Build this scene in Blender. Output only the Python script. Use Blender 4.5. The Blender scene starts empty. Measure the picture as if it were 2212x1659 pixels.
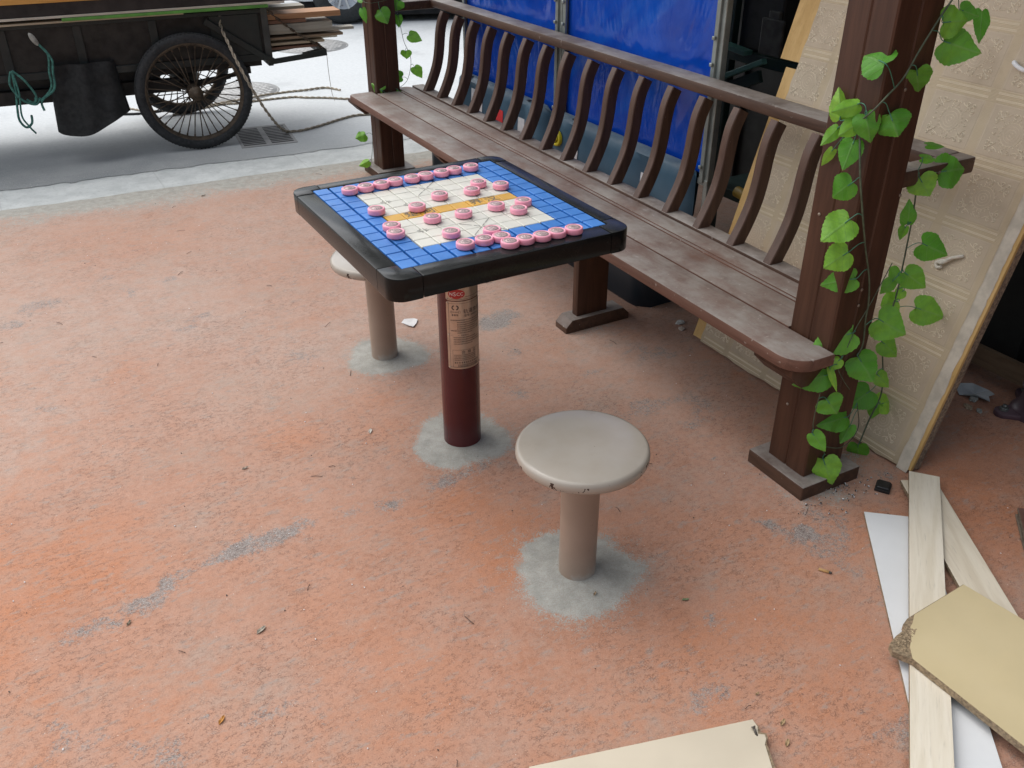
import bpy, bmesh, math, random
import numpy as np
from mathutils import Vector, Matrix, noise as mnoise
random.seed(7)
PI = math.pi
R = math.radians
scn = bpy.context.scene
COL = scn.collection

SKY_STRENGTH = .15
SUN_STRENGTH = 3.0
SHADE_SLAT = .14
# ------------------------------------------------------------------ helpers
def new_bm():
    return bmesh.new()

def box(bm, c, s, rot=None, bev=0.0, seg=2):
    """box centred at c with size s, optional Matrix rot (3x3/4x4) and bevel"""
    t = bmesh.new()
    bmesh.ops.create_cube(t, size=1.0)
    for v in t.verts:
        v.co = Vector((v.co.x * s[0], v.co.y * s[1], v.co.z * s[2]))
    if bev > 0:
        bmesh.ops.bevel(t, geom=t.edges[:], offset=min(bev, min(s) * .45), segments=seg, affect='EDGES', profile=.5)
    m = Matrix.Translation(Vector(c))
    if rot is not None:
        m = m @ rot.to_4x4()
    t.transform(m)
    merge(bm, t)

def merge(bm, t):
    me = bpy.data.meshes.new('tmp')
    t.to_mesh(me); t.free()
    bm.from_mesh(me)
    bpy.data.meshes.remove(me)

def span(bm, lo, hi, bev=0.0, seg=2):
    box(bm, [(a + b) / 2 for a, b in zip(lo, hi)], [abs(b - a) for a, b in zip(lo, hi)], None, bev, seg)

def bar(bm, p, q, w, h, bev=0.0, up=(0, 0, 1)):
    """rectangular bar from p to q (w sideways, h along up)"""
    p, q = Vector(p), Vector(q)
    d = q - p; L = d.length; d.normalize()
    u = Vector(up)
    sx = d.cross(u)
    if sx.length < 1e-4:
        sx = d.cross(Vector((1, 0, 0)))
    sx.normalize(); u = sx.cross(d)
    m = Matrix((sx, d, u)).transposed()
    box(bm, (p + q) / 2, (w, L, h), m, bev)

def frames(pts):
    P = [Vector(p) for p in pts]
    T = []
    for i in range(len(P)):
        a = P[max(i - 1, 0)]; b = P[min(i + 1, len(P) - 1)]
        d = b - a
        T.append(d.normalized() if d.length > 1e-9 else Vector((0, 0, 1)))
    n = T[0].orthogonal().normalized()
    N = []
    for t in T:
        n = (n - t * n.dot(t))
        n = n.normalized() if n.length > 1e-6 else t.orthogonal().normalized()
        N.append(n)
    return P, T, N

def tube(bm, pts, r, seg=8, cap=True):
    P, T, N = frames(pts)
    rr = r if isinstance(r, (list, tuple)) else [r] * len(P)
    rings = []
    for p, t, n, q in zip(P, T, N, rr):
        b = t.cross(n)
        rings.append([bm.verts.new(p + (n * math.cos(2 * PI * k / seg) + b * math.sin(2 * PI * k / seg)) * q) for k in range(seg)])
    for a, b in zip(rings, rings[1:]):
        for k in range(seg):
            f = bm.faces.new((a[k], a[(k + 1) % seg], b[(k + 1) % seg], b[k])); f.smooth = True
    if cap:
        bm.faces.new(rings[0][::-1]); bm.faces.new(rings[-1])

def smooth_path(pts, n=6):
    P = [Vector(p) for p in pts]
    out = []
    for i in range(len(P) - 1):
        p0 = P[max(i - 1, 0)]; p1 = P[i]; p2 = P[i + 1]; p3 = P[min(i + 2, len(P) - 1)]
        for k in range(n):
            t = k / n
            out.append(.5 * ((2 * p1) + (p2 - p0) * t + (2 * p0 - 5 * p1 + 4 * p2 - p3) * t * t + (3 * p1 - p0 - 3 * p2 + p3) * t ** 3))
    out.append(P[-1])
    return out

def lathe(bm, prof, seg=48, c=(0, 0, 0), cap=True):
    rings = []
    for r, z in prof:
        if r < 1e-6:
            rings.append([bm.verts.new((c[0], c[1], c[2] + z))])
        else:
            rings.append([bm.verts.new((c[0] + r * math.cos(2 * PI * k / seg), c[1] + r * math.sin(2 * PI * k / seg), c[2] + z)) for k in range(seg)])
    for a, b in zip(rings, rings[1:]):
        for k in range(seg):
            k2 = (k + 1) % seg
            if len(a) == 1 and len(b) == 1:
                continue
            if len(a) == 1:
                f = bm.faces.new((a[0], b[k2], b[k])[::-1])
            elif len(b) == 1:
                f = bm.faces.new((a[k], a[k2], b[0]))
            else:
                f = bm.faces.new((a[k], a[k2], b[k2], b[k]))
            f.smooth = True
    if cap:
        if len(rings[0]) > 1: bm.faces.new(rings[0][::-1])
        if len(rings[-1]) > 1: bm.faces.new(rings[-1])

def torus(bm, R0, r0, seg=64, rs=12, sy=1.0):
    """torus in the local XZ plane (axle along Y)"""
    rings = []
    for i in range(seg):
        a = 2 * PI * i / seg
        ring = []
        for k in range(rs):
            b = 2 * PI * k / rs
            rad = R0 + r0 * math.cos(b)
            ring.append(bm.verts.new((rad * math.cos(a), r0 * sy * math.sin(b), rad * math.sin(a))))
        rings.append(ring)
    for i in range(seg):
        A, B = rings[i], rings[(i + 1) % seg]
        for k in range(rs):
            f = bm.faces.new((A[k], A[(k + 1) % rs], B[(k + 1) % rs], B[k])); f.smooth = True

def prism(bm, poly, z0, z1, bev=0.0, smooth=False):
    t = bmesh.new()
    vs = [t.verts.new((p[0], p[1], z0)) for p in poly]
    f = t.faces.new(vs)
    t.normal_update()
    if f.normal.z > 0: f.normal_flip()
    r = bmesh.ops.extrude_face_region(t, geom=[f])
    for v in r['geom']:
        if isinstance(v, bmesh.types.BMVert): v.co.z = z1
    bmesh.ops.recalc_face_normals(t, faces=t.faces[:])
    if bev > 0:
        ed = [e for e in t.edges if abs(e.verts[0].co.z - e.verts[1].co.z) < 1e-6]
        bmesh.ops.bevel(t, geom=ed, offset=bev, segments=2, affect='EDGES', profile=.5)
    merge(bm, t)

def rrect(x0, y0, x1, y1, r, n=6):
    out = []
    for cx, cy, a0 in ((x1 - r, y1 - r, 0), (x0 + r, y1 - r, 90), (x0 + r, y0 + r, 180), (x1 - r, y0 + r, 270)):
        for k in range(n + 1):
            a = R(a0 + 90 * k / n)
            out.append((cx + r * math.cos(a), cy + r * math.sin(a)))
    return out

def obj(name, bm, mat, parent=None, smooth=False, world=False, label=None):
    me = bpy.data.meshes.new(name)
    if world and parent is not None:
        m = Matrix.Translation(parent.location) @ parent.rotation_euler.to_matrix().to_4x4()
        bm.transform(m.inverted())
    bm.normal_update()
    bm.to_mesh(me); bm.free()
    o = bpy.data.objects.new(name, me)
    COL.objects.link(o)
    if mat is not None:
        for mm in (mat if isinstance(mat, (list, tuple)) else [mat]):
            me.materials.append(mm)
    if parent is not None: o.parent = parent
    if smooth:
        for p in me.polygons: p.use_smooth = True
    if label: o['label'] = label
    return o

def soft(o, ang=40):
    """smooth shading with sharp edges kept"""
    me = o.data
    for p in me.polygons: p.use_smooth = True
    bm = bmesh.new(); bm.from_mesh(me)
    for e in bm.edges:
        if len(e.link_faces) == 2 and e.calc_face_angle(0) > R(ang): e.smooth = False
    bm.to_mesh(me); bm.free()
    return o

def tag(o, label, cat, group=None):
    o['label'] = label; o['category'] = cat
    if group: o['group'] = group
    return o

def thing(name, label, cat, loc=(0, 0, 0), rotz=0, group=None):
    o = bpy.data.objects.new(name, None)
    o.empty_display_size = .05
    COL.objects.link(o)
    o.location = loc; o.rotation_euler = (0, 0, rotz)
    return tag(o, label, cat, group)

def dup(root, label=None, loc=None, rot=None):
    r = root.copy(); COL.objects.link(r)
    if label: r['label'] = label
    if loc is not None: r.location = loc
    if rot is not None: r.rotation_euler = rot
    for ch in root.children:
        c = ch.copy(); COL.objects.link(c); c.parent = r
        for g in ch.children:
            d = g.copy(); COL.objects.link(d); d.parent = c
    return r

def struct(name, bm, m):
    o = obj(name, bm, m); o['kind'] = 'structure'
    return o

# ------------------------------------------------------------------ materials
class NT:
    def __init__(s, name):
        s.m = bpy.data.materials.new(name); s.m.use_nodes = True
        s.t = s.m.node_tree; s.n = s.t.nodes; s.l = s.t.links
        s.b = s.n['Principled BSDF']
        s.tc = s.n.new('ShaderNodeTexCoord')
    def node(s, k, **kw):
        x = s.n.new(k)
        for a, b in kw.items(): setattr(x, a, b)
        return x
    def link(s, a, b): s.l.new(a, b)
    def val(s, sock, v):
        if hasattr(v, 'is_output') or isinstance(v, bpy.types.NodeSocket): s.l.new(v, sock)
        else: sock.default_value = v
    def noise(s, scale, detail=4, rough=.55, vec=None, dist=0, stretch=None, coord='Object'):
        v = vec or s.tc.outputs[coord]
        if stretch:
            mp = s.node('ShaderNodeMapping'); s.link(v, mp.inputs[0]); mp.inputs['Scale'].default_value = stretch; v = mp.outputs[0]
        x = s.node('ShaderNodeTexNoise'); s.link(v, x.inputs['Vector'])
        x.inputs['Scale'].default_value = scale; x.inputs['Detail'].default_value = detail
        x.inputs['Roughness'].default_value = rough; x.inputs['Distortion'].default_value = dist
        return x.outputs['Fac']
    def ramp(s, fac, a, b, lo=0., hi=1.):
        x = s.node('ShaderNodeMapRange'); x.interpolation_type = 'SMOOTHSTEP'
        s.val(x.inputs[0], fac); x.inputs[1].default_value = a; x.inputs[2].default_value = b
        x.inputs[3].default_value = lo; x.inputs[4].default_value = hi
        return x.outputs[0]
    def math(s, op, a, b=0., clamp=False):
        x = s.node('ShaderNodeMath', operation=op, use_clamp=clamp)
        s.val(x.inputs[0], a); s.val(x.inputs[1], b)
        return x.outputs[0]
    def mix(s, fac, a, b, mode='MIX'):
        x = s.node('ShaderNodeMix', data_type='RGBA', blend_type=mode)
        s.val(x.inputs[0], fac)
        for sock, v in ((x.inputs[6], a), (x.inputs[7], b)):
            if isinstance(v, (tuple, list)): sock.default_value = (*v[:3], 1)
            else: s.link(v, sock)
        return x.outputs[2]
    def up(s):
        g = s.node('ShaderNodeNewGeometry'); x = s.node('ShaderNodeSeparateXYZ'); s.link(g.outputs['Normal'], x.inputs[0])
        return x.outputs[2]
    def bump(s, h, strength=.3, dist=.002, prev=None):
        x = s.node('ShaderNodeBump'); x.inputs['Strength'].default_value = strength; x.inputs['Distance'].default_value = dist
        s.link(h, x.inputs['Height'])
        if prev is not None: s.link(prev, x.inputs['Normal'])
        return x.outputs[0]
    def out(s, color, rough=.6, normal=None, metal=0., spec=.5):
        if isinstance(color, (tuple, list)): s.b.inputs['Base Color'].default_value = (*color[:3], 1)
        else: s.link(color, s.b.inputs['Base Color'])
        s.val(s.b.inputs['Roughness'], rough); s.b.inputs['Metallic'].default_value = metal
        s.b.inputs['Specular IOR Level'].default_value = spec
        if normal is not None: s.link(normal, s.b.inputs['Normal'])
        return s.m

def paint(name, c, rough=.5, var=.18, scale=6, metal=0, dust=0., dustc=(.30, .27, .24), bump=.15, bscale=180, spec=.5, chips=0., chipc=(.05, .03, .02), stain=0., stainc=(.1, .08, .06)):
    n = NT(name)
    f = n.noise(scale, 5)
    lo = tuple(x * (1 - var) for x in c); hi = tuple(min(1, x * (1 + var)) for x in c)
    col = n.mix(n.ramp(f, .3, .7), lo, hi)
    if stain:
        col = n.mix(n.math('MULTIPLY', n.ramp(n.noise(scale * 2.3, 6, .65), .5, .72), stain), col, stainc)
    rg = n.ramp(n.noise(scale * 3, 4), .3, .75, rough * .85, min(1, rough * 1.2))
    if chips:
        k = n.ramp(n.noise(70, 3, .5), .70, .73)
        col = n.mix(n.math('MULTIPLY', k, chips), col, chipc)
    if dust:
        u = n.ramp(n.up(), .55, .95)
        d = n.math('MULTIPLY', u, n.ramp(n.noise(9, 6, .65), .25, .75, dust * .35, dust))
        col = n.mix(d, col, dustc)
        rg = n.math('ADD', rg, n.math('MULTIPLY', d, .4), True)
    nm = n.bump(n.noise(bscale, 3), bump, .001) if bump else None
    return n.out(col, rg, nm, metal, spec)

def wood(name, c1, c2, axis=(1, 12, 12), scale=5, rough=.6, dust=0., dustc=(.27, .25, .24), bump=.25, specks=0.):
    n = NT(name)
    g = n.noise(scale, 8, .62, stretch=axis, dist=.6)
    g2 = n.noise(scale * 6, 4, .5, stretch=axis)
    col = n.mix(n.ramp(g, .32, .68), c1, c2)
    col = n.mix(n.math('MULTIPLY', n.ramp(g2, .55, .8), .35), col, tuple(x * .55 for x in c1))
    rg = rough
    if dust:
        u = n.ramp(n.up(), .5, .95)
        d = n.math('MULTIPLY', u, n.ramp(n.noise(5, 7, .7), .28, .7, dust * .25, dust))
        sm = n.noise(26, 5, .7, stretch=(1, .35, 1))
        d = n.math('MULTIPLY', d, n.ramp(sm, .3, .6, .65, 1.))
        col = n.mix(d, col, dustc)
    if specks:
        k = n.math('MULTIPLY', n.ramp(n.noise(55, 2, .5), .70, .74), specks)
        col = n.mix(k, col, (.55, .50, .45))
    h = n.math('ADD', n.math('MULTIPLY', g, .6), n.math('MULTIPLY', g2, .4))
    return n.out(col, rg, n.bump(h, bump, .0015), 0, .35)

# ------------------------------------------------------------------ world, sun, camera
SUN_EL, SUN_AZ = R(58), R(118)          # azimuth measured from +X counter-clockwise: light comes from the road side
w = bpy.data.worlds.new('World'); scn.world = w; w.use_nodes = True
wt = w.node_tree
sky = wt.nodes.new('ShaderNodeTexSky'); sky.sky_type = 'NISHITA'; sky.sun_disc = False
sky.sun_elevation = SUN_EL; sky.sun_rotation = R(90) - SUN_AZ
sky.air_density = 1.0; sky.dust_density = 3.0; sky.ozone_density = 1.0
hs = wt.nodes.new('ShaderNodeHueSaturation'); hs.inputs['Saturation'].default_value = .5
wt.links.new(sky.outputs[0], hs.inputs['Color'])
bg = wt.nodes['Background']; bg.inputs['Strength'].default_value = SKY_STRENGTH
wt.links.new(hs.outputs[0], bg.inputs['Color'])
sl = bpy.data.lights.new('sun', 'SUN'); sl.energy = SUN_STRENGTH; sl.angle = R(100); sl.color = (1, .985, .96)
so = bpy.data.objects.new('sun', sl); COL.objects.link(so)
sd = Vector((math.cos(SUN_EL) * math.cos(SUN_AZ), math.cos(SUN_EL) * math.sin(SUN_AZ), math.sin(SUN_EL)))
so.rotation_euler = (-sd).to_track_quat('-Z', 'Y').to_euler(); so.location = sd * 8
scn.view_settings.view_transform = 'Standard'; scn.view_settings.look = 'None'; scn.view_settings.exposure = 0

cd = bpy.data.cameras.new('camera'); cam = bpy.data.objects.new('camera', cd); COL.objects.link(cam)
cd.sensor_width = 36; cd.sensor_fit = 'HORIZONTAL'; cd.lens = 1939.3 / 2212 * 36; cd.clip_start = .05; cd.clip_end = 400
yaw, pit, rol = -.51499776, .54058, -.0026781
fw = Vector((math.sin(-yaw) * math.cos(pit), math.cos(yaw) * math.cos(pit), -math.sin(pit)))
rt = Vector((math.cos(yaw), math.sin(yaw), 0)); upv = rt.cross(fw)
rt2 = rt * math.cos(rol) + upv * math.sin(rol); up2 = upv * math.cos(rol) - rt * math.sin(rol)
m = Matrix((rt2, up2, -fw)).transposed().to_4x4(); m.translation = Vector((-1.00468, -2.09815, 1.6))
cam.matrix_world = m
scn.camera = cam
scn.cycles.max_bounces = 6

# ------------------------------------------------------------------ ground
def fbm(x, y, s, o=5, seed=0.):
    out = np.zeros_like(x); amp = 1.; tot = 0
    rng = np.random.RandomState(int(seed * 10) + 3)
    for k in range(o):
        g = rng.rand(64, 64)
        u = (x * s * 2 ** k + 17.3 * k) % 64; v = (y * s * 2 ** k + 9.1 * k) % 64
        i = np.floor(u).astype(int); j = np.floor(v).astype(int); fu = u - i; fv = v - j
        fu = fu * fu * (3 - 2 * fu); fv = fv * fv * (3 - 2 * fv)
        i1 = (i + 1) % 64; j1 = (j + 1) % 64; i %= 64; j %= 64
        out += amp * (g[i, j] * (1 - fu) * (1 - fv) + g[i1, j] * fu * (1 - fv) + g[i, j1] * (1 - fu) * fv + g[i1, j1] * fu * fv)
        tot += amp; amp *= .55
    return out / tot

def sstep(a, b, x):
    t = np.clip((x - a) / (b - a), 0, 1); return t * t * (3 - 2 * t)

def grid_sheet(xs, ys, zf, edge=None):
    """rectangular sheet mesh; edge(x) gives the far y border"""
    X, Y = np.meshgrid(xs, ys, indexing='ij')
    if edge is not None:
        Y = Y.copy(); y1 = ys[-1]; y0 = ys[-12]
        k = np.clip((Y - y0) / (y1 - y0), 0, 1)
        Y = Y + k * (edge(X) - y1)
    Z = zf(X, Y)
    nx, ny = X.shape
    co = np.stack([X, Y, Z], -1).reshape(-1, 3)
    idx = np.arange(nx * ny).reshape(nx, ny)
    F = np.stack([idx[:-1, :-1], idx[1:, :-1], idx[1:, 1:], idx[:-1, 1:]], -1).reshape(-1, 4)
    me = bpy.data.meshes.new('sheet')
    me.from_pydata(co.tolist(), [], F.tolist())
    return me, X, Y

def set_attr(me, name, rgba):
    a = me.color_attributes.new(name, 'FLOAT_COLOR', 'POINT')
    a.data.foreach_set('color', rgba.astype(np.float32).reshape(-1))

fx = np.concatenate([np.linspace(-30, -1.8, 30)[:-1], np.linspace(-1.8, 1.9, 260), np.linspace(1.9, 30, 30)[1:]])
fy = np.concatenate([np.linspace(-30, -1.9, 30)[:-1], np.linspace(-1.9, 2.96, 330)])
BASES = [((-.013, -.68), .165, .03), ((.006, .003), .16, .02), ((0., .616), .15, .02)]
STREAK = [(-1.15, -.27), (-1.066, -.258), (-.977, -.246), (-.886, -.185), (-.739, -.168), (-.587, -.168), (-.476, -.153), (-.315, -.188), (-.155, -.166), (-.02, -.15)]
GREY = [(-.431, -.455, .05), (-.363, -.702, .03), (-.38, -.759, .025), (.428, .419, .07), (.269, .172, .09), (-.773, 1.87, .06), (.531, -.762, .035), (.613, -.854, .03), (-.036, -.569, .05), (-1.044, .822, .05), (.492, .64, .09), (1.15, .0, .06), (.3, .28, .07), (.17, .05, .06), (-.25, -.62, .04), (.36, -.55, .04), (.2, -1.0, .05), (-.6, -.9, .05)]
CLEAN = [(-1.25, 1.1, .22), (-1.25, .6, .3), (-.122, 1.038, .06), (-.25, 1.03, .06), (-.014, 1.071, .05), (-.85, .98, .1), (-.13, .35, .12), (-.19, .17, .12), (-.15, -.52, .14), (-.05, -.47, .1), (-.45, .277, .09), (.45, -.95, .3), (.1, -1.15, .3), (1.15, -.95, .22), (1.05, .05, .06), (1.02, -.12, .08), (.85, .3, .05), (.6, .35, .06), (-.2, -.3, .12), (.7, -.95, .2), (-1.2, 0, .25), (.35, -.3, .15), (.3,.9,.07)]
def ground_z(X, Y):
    z = np.full(X.shape, .004)
    for (cx, cy), r, h in BASES:
        d = np.hypot(X - cx, Y - cy)
        z += h * np.exp(-(d / (r * .62)) ** 2) * .55
    return z + .0012 * (fbm(X, Y, 2.5, 4, 2) - .5) * 2
red_edge = lambda X: 2.965 - .055 * X + .03 * (fbm(X, X * 0 + 3.3, 6., 4, 5) - .5) - .02
me, X, Y = grid_sheet(fx, fy, ground_z, red_edge)
wear = np.zeros(X.shape); nA = fbm(X, Y, 11, 4, 21); nB = fbm(X, Y, 34, 4, 22)
for a, b in zip(STREAK, STREAK[1:]):
    ax, ay = a; bx, by = b
    t = np.clip(((X - ax) * (bx - ax) + (Y - ay) * (by - ay)) / ((bx - ax) ** 2 + (by - ay) ** 2), 0, 1)
    d = np.hypot(X - ax - t * (bx - ax), (Y - ay - t * (by - ay)) * 1.15) + .075 * (nA - .5) + .05 * (nB - .5)
    wear = np.maximum(wear, sstep(.085, .0, d))
for gx, gy, r in GREY:
    wear = np.maximum(wear, .68 * np.exp(-(np.hypot(X - gx, Y - gy) / r) ** 2))
n1 = fbm(X, Y, 7, 5, 1); n2 = fbm(X, Y, 1.4, 4, 4); n3 = fbm(X, Y, 3.5, 5, 6)
wear = np.clip(wear * np.clip(.55 + 1.1 * (n1 - .4) + 1.0 * (fbm(X, Y, 16, 4, 12) - .5), 0, 1.1) + .55 * sstep(.60, .74, n1) * sstep(.45, .62, n2), 0, 1)
clean = np.zeros(X.shape)
for gx, gy, r in CLEAN:
    clean = np.maximum(clean, np.exp(-(np.hypot(X - gx, Y - gy) / r) ** 2))
clean = np.clip(clean * (.25 + 1.2 * n3) + .6 * sstep(.42, .65, n3) * sstep(.6, -1.1, Y) + .75 * sstep(-.75, -1.3, X) * sstep(1.9, 1.1, Y) * sstep(.38, .6, n3), 0, 1)
cem = np.zeros(X.shape)
for (cx, cy), r, h in BASES:
    ang = np.arctan2(Y - cy, X - cx)
    d = np.hypot(X - cx, Y - cy) + .06 * (fbm(X, Y, 9, 4, 8) - .5) + .012 * np.sin(3 * ang + cx * 50)
    cem = np.maximum(cem, .95 * sstep(r * 1.08, r * .62, d) + .36 * sstep(r * 1.75, r * .9, d))
for cx, cy, r in ((.735, -.72, .11), (.80, -.77, .09), (.95, -.68, .1), (.78, .46, .13), (.85, 2.5, .16)):
    cem = np.maximum(cem, .55 * np.exp(-(np.hypot(X - cx, Y - cy) / r) ** 2))
dust = np.clip(.30 + .60 * sstep(-1.2, 1.2, Y) + .9 * (n2 - .5) + .35 * (n3 - .5), 0, 1)
cem = np.maximum(cem, 1.0 * sstep(2.45, 3.0, Y + .055 * X + .25 * (n1 - .5)))
dust = np.maximum(dust, sstep(2.0, 2.8, Y + .2 * (n3 - .5)))
dust = np.maximum(dust, .75 * np.exp(-((X - .75) / .5) ** 2) * sstep(-.9, 0, Y) * (.5 + n3))
rgba = np.stack([wear, clean, np.clip(cem, 0, 1), dust], -1)
set_attr(me, 'mask', rgba)
set_attr(me, 'dusting', np.stack([dust, dust, dust, dust * 0 + 1], -1))

def ground_material():
    n = NT('red_paving')
    at = n.node('ShaderNodeAttribute'); at.attribute_name = 'mask'
    sp = n.node('ShaderNodeSeparateColor'); n.link(at.outputs['Color'], sp.inputs[0])
    wear, clean, cem = sp.outputs[0], sp.outputs[1], sp.outputs[2]; at2 = n.node('ShaderNodeAttribute'); at2.attribute_name = 'dusting'; dust = at2.outputs['Fac']
    grain = n.noise(330, 3, .6); mid = n.noise(60, 4, .6); big = n.noise(9, 5, .6)
    base = n.mix(n.ramp(big, .3, .7), (.40, .178, .100), (.46, .225, .140))
    base = n.mix(n.ramp(mid, .35, .68, 0, .5), base, (.49, .275, .190))
    base = n.mix(n.math('MULTIPLY', clean, n.ramp(mid, .25, .7, .40, .85)), base, (.50, .165, .050))
    d = n.math('MULTIPLY', dust, n.ramp(n.noise(14, 7, .72), .3, .7, .62, 1.))
    base = n.mix(n.math('MULTIPLY', d, .92), base, (.475, .365, .305))
    # fine broken streaks of bare grey
    gd = n.math('MULTIPLY', n.ramp(n.noise(4.2, 7, .68, stretch=(.7, 1.2, 1)), .46, .68), n.ramp(n.noise(28, 5, .7), .35, .6, .35, 1))
    base = n.mix(n.math('MULTIPLY', gd, .45), base, (.375, .318, .268))
    gs = n.ramp(n.noise(34, 7, .75, stretch=(.55, 1.3, 1)), .52, .68, 0, .65)
    base = n.mix(gs, base, (.335, .300, .268))
    wk = n.ramp(n.math('ADD', n.math('MULTIPLY', wear, 1.05), n.math('MULTIPLY', n.math('SUBTRACT', n.noise(120, 4, .7), .5), 1.5)), .36, .80, 0, .85)
    base = n.mix(wk, base, n.mix(n.ramp(grain, .35, .65), (.165, .165, .158), (.35, .345, .33)))
    ck = n.ramp(n.math('ADD', cem, n.math('ADD', n.math('MULTIPLY', n.math('SUBTRACT', n.noise(300, 3, .6), .5), 1.7), n.math('MULTIPLY', n.math('SUBTRACT', n.noise(48, 5, .7), .5), 1.1))), .38, .66)
    cemc = n.mix(n.ramp(n.noise(26, 6, .65), .3, .7), (.32, .325, .292), (.425, .425, .385))
    base = n.mix(ck, base, cemc)
    # grain shading, dark broken pits, pale crumbs
    base = n.mix(n.ramp(grain, .33, .62, .24, 0), base, (.20, .09, .055))
    v = n.node('ShaderNodeTexVoronoi', feature='DISTANCE_TO_EDGE'); v.inputs['Scale'].default_value = 190
    mp = n.node('ShaderNodeMapping'); mp.inputs['Scale'].default_value = (.75, 1.25, 1); mp.inputs['Rotation'].default_value = (0, 0, .5)
    wv = n.node('ShaderNodeVectorMath', operation='ADD'); nz = n.node('ShaderNodeTexNoise'); nz.inputs['Scale'].default_value = 45
    n.link(n.tc.outputs['Object'], nz.inputs['Vector'])
    sc = n.node('ShaderNodeVectorMath', operation='SCALE'); sc.inputs['Scale'].default_value = .018; n.link(nz.outputs['Color'], sc.inputs[0])
    n.link(n.tc.outputs['Object'], wv.inputs[0]); n.link(sc.outputs[0], wv.inputs[1])
    n.link(wv.outputs[0], mp.inputs[0]); n.link(mp.outputs[0], v.inputs['Vector'])
    pit = n.ramp(v.outputs['Distance'], .04, .13, 1, 0)
    gate = n.ramp(n.noise(85, 3, .6, stretch=(.8, 1.2, 1)), .47, .60)
    gate2 = n.ramp(n.noise(3.2, 4, .6), .32, .68, .25, 1)
    pit = n.math('MULTIPLY', n.math('MULTIPLY', pit, gate), gate2)
    pit = n.math('MULTIPLY', pit, n.ramp(cem, .3, .7, 1, .12))
    base = n.mix(n.math('MULTIPLY', pit, .48), base, (.075, .045, .038))
    sk = n.ramp(n.noise(210, 2, .5), .745, .765)
    base = n.mix(n.math('MULTIPLY', sk, .8), base, (.75, .68, .60))
    sk2 = n.ramp(n.noise(150, 2, .5, vec=mp.outputs[0]), .755, .77)
    base = n.mix(n.math('MULTIPLY', sk2, .85), base, (.05, .045, .04))
    h = n.math('SUBTRACT', n.math('ADD', n.math('MULTIPLY', grain, .8), n.math('MULTIPLY', mid, .7)), n.math('MULTIPLY', pit, 1.1))
    return n.out(base, .88, n.bump(h, .5, .0014), 0, .25)
gm = ground_material()
go = bpy.data.objects.new('red_paving', me); COL.objects.link(go); me.materials.append(gm); go['kind'] = 'structure'
for p in me.polygons: p.use_smooth = True

# asphalt road out to the horizon
rx = np.concatenate([np.linspace(-90, -3, 24)[:-1], np.linspace(-3, 6, 420), np.linspace(6, 90, 24)[1:]])
ry = np.concatenate([np.linspace(3.2, 9, 90), np.linspace(9, 140, 30)[1:]])
near_edge = lambda X: 3.27 - .075 * X + .07 * (fbm(X, X * 0 + 1.3, 5., 5, 9) - .5) + .05 * (fbm(X, X * 0 + 4.3, 31., 3, 19) - .5)
RX, RY = np.meshgrid(rx, ry, indexing='ij')
k = np.clip(1 - (RY - 3.2) / .6, 0, 1); RY = RY + k * (near_edge(RX) - 3.2)
idx = np.arange(RX.size).reshape(RX.shape)
me = bpy.data.meshes.new('road')
me.from_pydata(np.stack([RX, RY, RX * 0 + .003], -1).reshape(-1, 3).tolist(), [], np.stack([idx[:-1, :-1], idx[1:, :-1], idx[1:, 1:], idx[:-1, 1:]], -1).reshape(-1, 4).tolist())
n = NT('asphalt')
g = n.noise(260, 3, .6); b_ = n.noise(2.2, 6, .62); pos = n.node('ShaderNodeSeparateXYZ'); n.link(n.tc.outputs['Object'], pos.inputs[0])
yy = n.math('ADD', pos.outputs[1], n.math('MULTIPLY', n.math('SUBTRACT', b_, .5), .5))
yy = n.math('ADD', yy, n.math('MULTIPLY', pos.outputs[0], .38))
col = n.mix(n.ramp(g, .32, .68), (.165, .18, .186), (.315, .335, .34))
col = n.mix(n.ramp(b_, .3, .7, 0, .5), col, (.33, .33, .32))
pale = n.mix(n.ramp(n.noise(40, 5, .7), .3, .7), (.55, .58, .59), (.63, .655, .665))
col = n.mix(n.ramp(yy, 3.0, 4.25, 0, .94), col, pale)  # far road painted paler: dusty concrete plus the brighter light out there
col = n.mix(n.math('MULTIPLY', n.ramp(n.noise(1.1, 7, .7), .50, .70), .45), col, (.36, .38, .385))
col = n.mix(n.ramp(n.noise(130, 3, .6), .70, .72, 0, .5), col, (.07, .075, .08))
col = n.mix(n.math('MULTIPLY', n.ramp(n.noise(90, 2, .5), .70, .73), .7), col, (.62, .62, .60))
ao = n.out(col, .85, n.bump(g, .5, .002), 0, .3)
ro = bpy.data.objects.new('road', me); COL.objects.link(ro); me.materials.append(ao); ro['kind'] = 'structure'

# pale concrete strip between paving and road, lying under both edges
bm = new_bm()
xs = np.linspace(-90, 90, 361)
top = [bm.verts.new((x, 3.5 - .075 * max(-6, min(8, x)), .0)) for x in xs]; bot = [bm.verts.new((x, 2.6 - .06 * max(-6, min(8, x)), .0)) for x in xs]
for i in range(len(xs) - 1): bm.faces.new((bot[i], bot[i + 1], top[i + 1], top[i]))
n = NT('concrete_strip')
col = n.mix(n.ramp(n.noise(7, 7, .65), .3, .7), (.42, .445, .44), (.55, .575, .565))
col = n.mix(n.ramp(n.noise(45, 5, .7), .5, .75, 0, .5), col, (.24, .25, .25))
pos = n.node('ShaderNodeSeparateXYZ'); n.link(n.tc.outputs['Object'], pos.inputs[0])
jt = n.math('PINGPONG', n.math('ADD', n.math('MULTIPLY', pos.outputs[0], 1.0), .31), .4)
col = n.mix(n.ramp(n.math('ADD', jt, n.math('MULTIPLY', n.noise(30), .012)), .006, .012, .25, 0), col, (.2, .2, .19))
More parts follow.
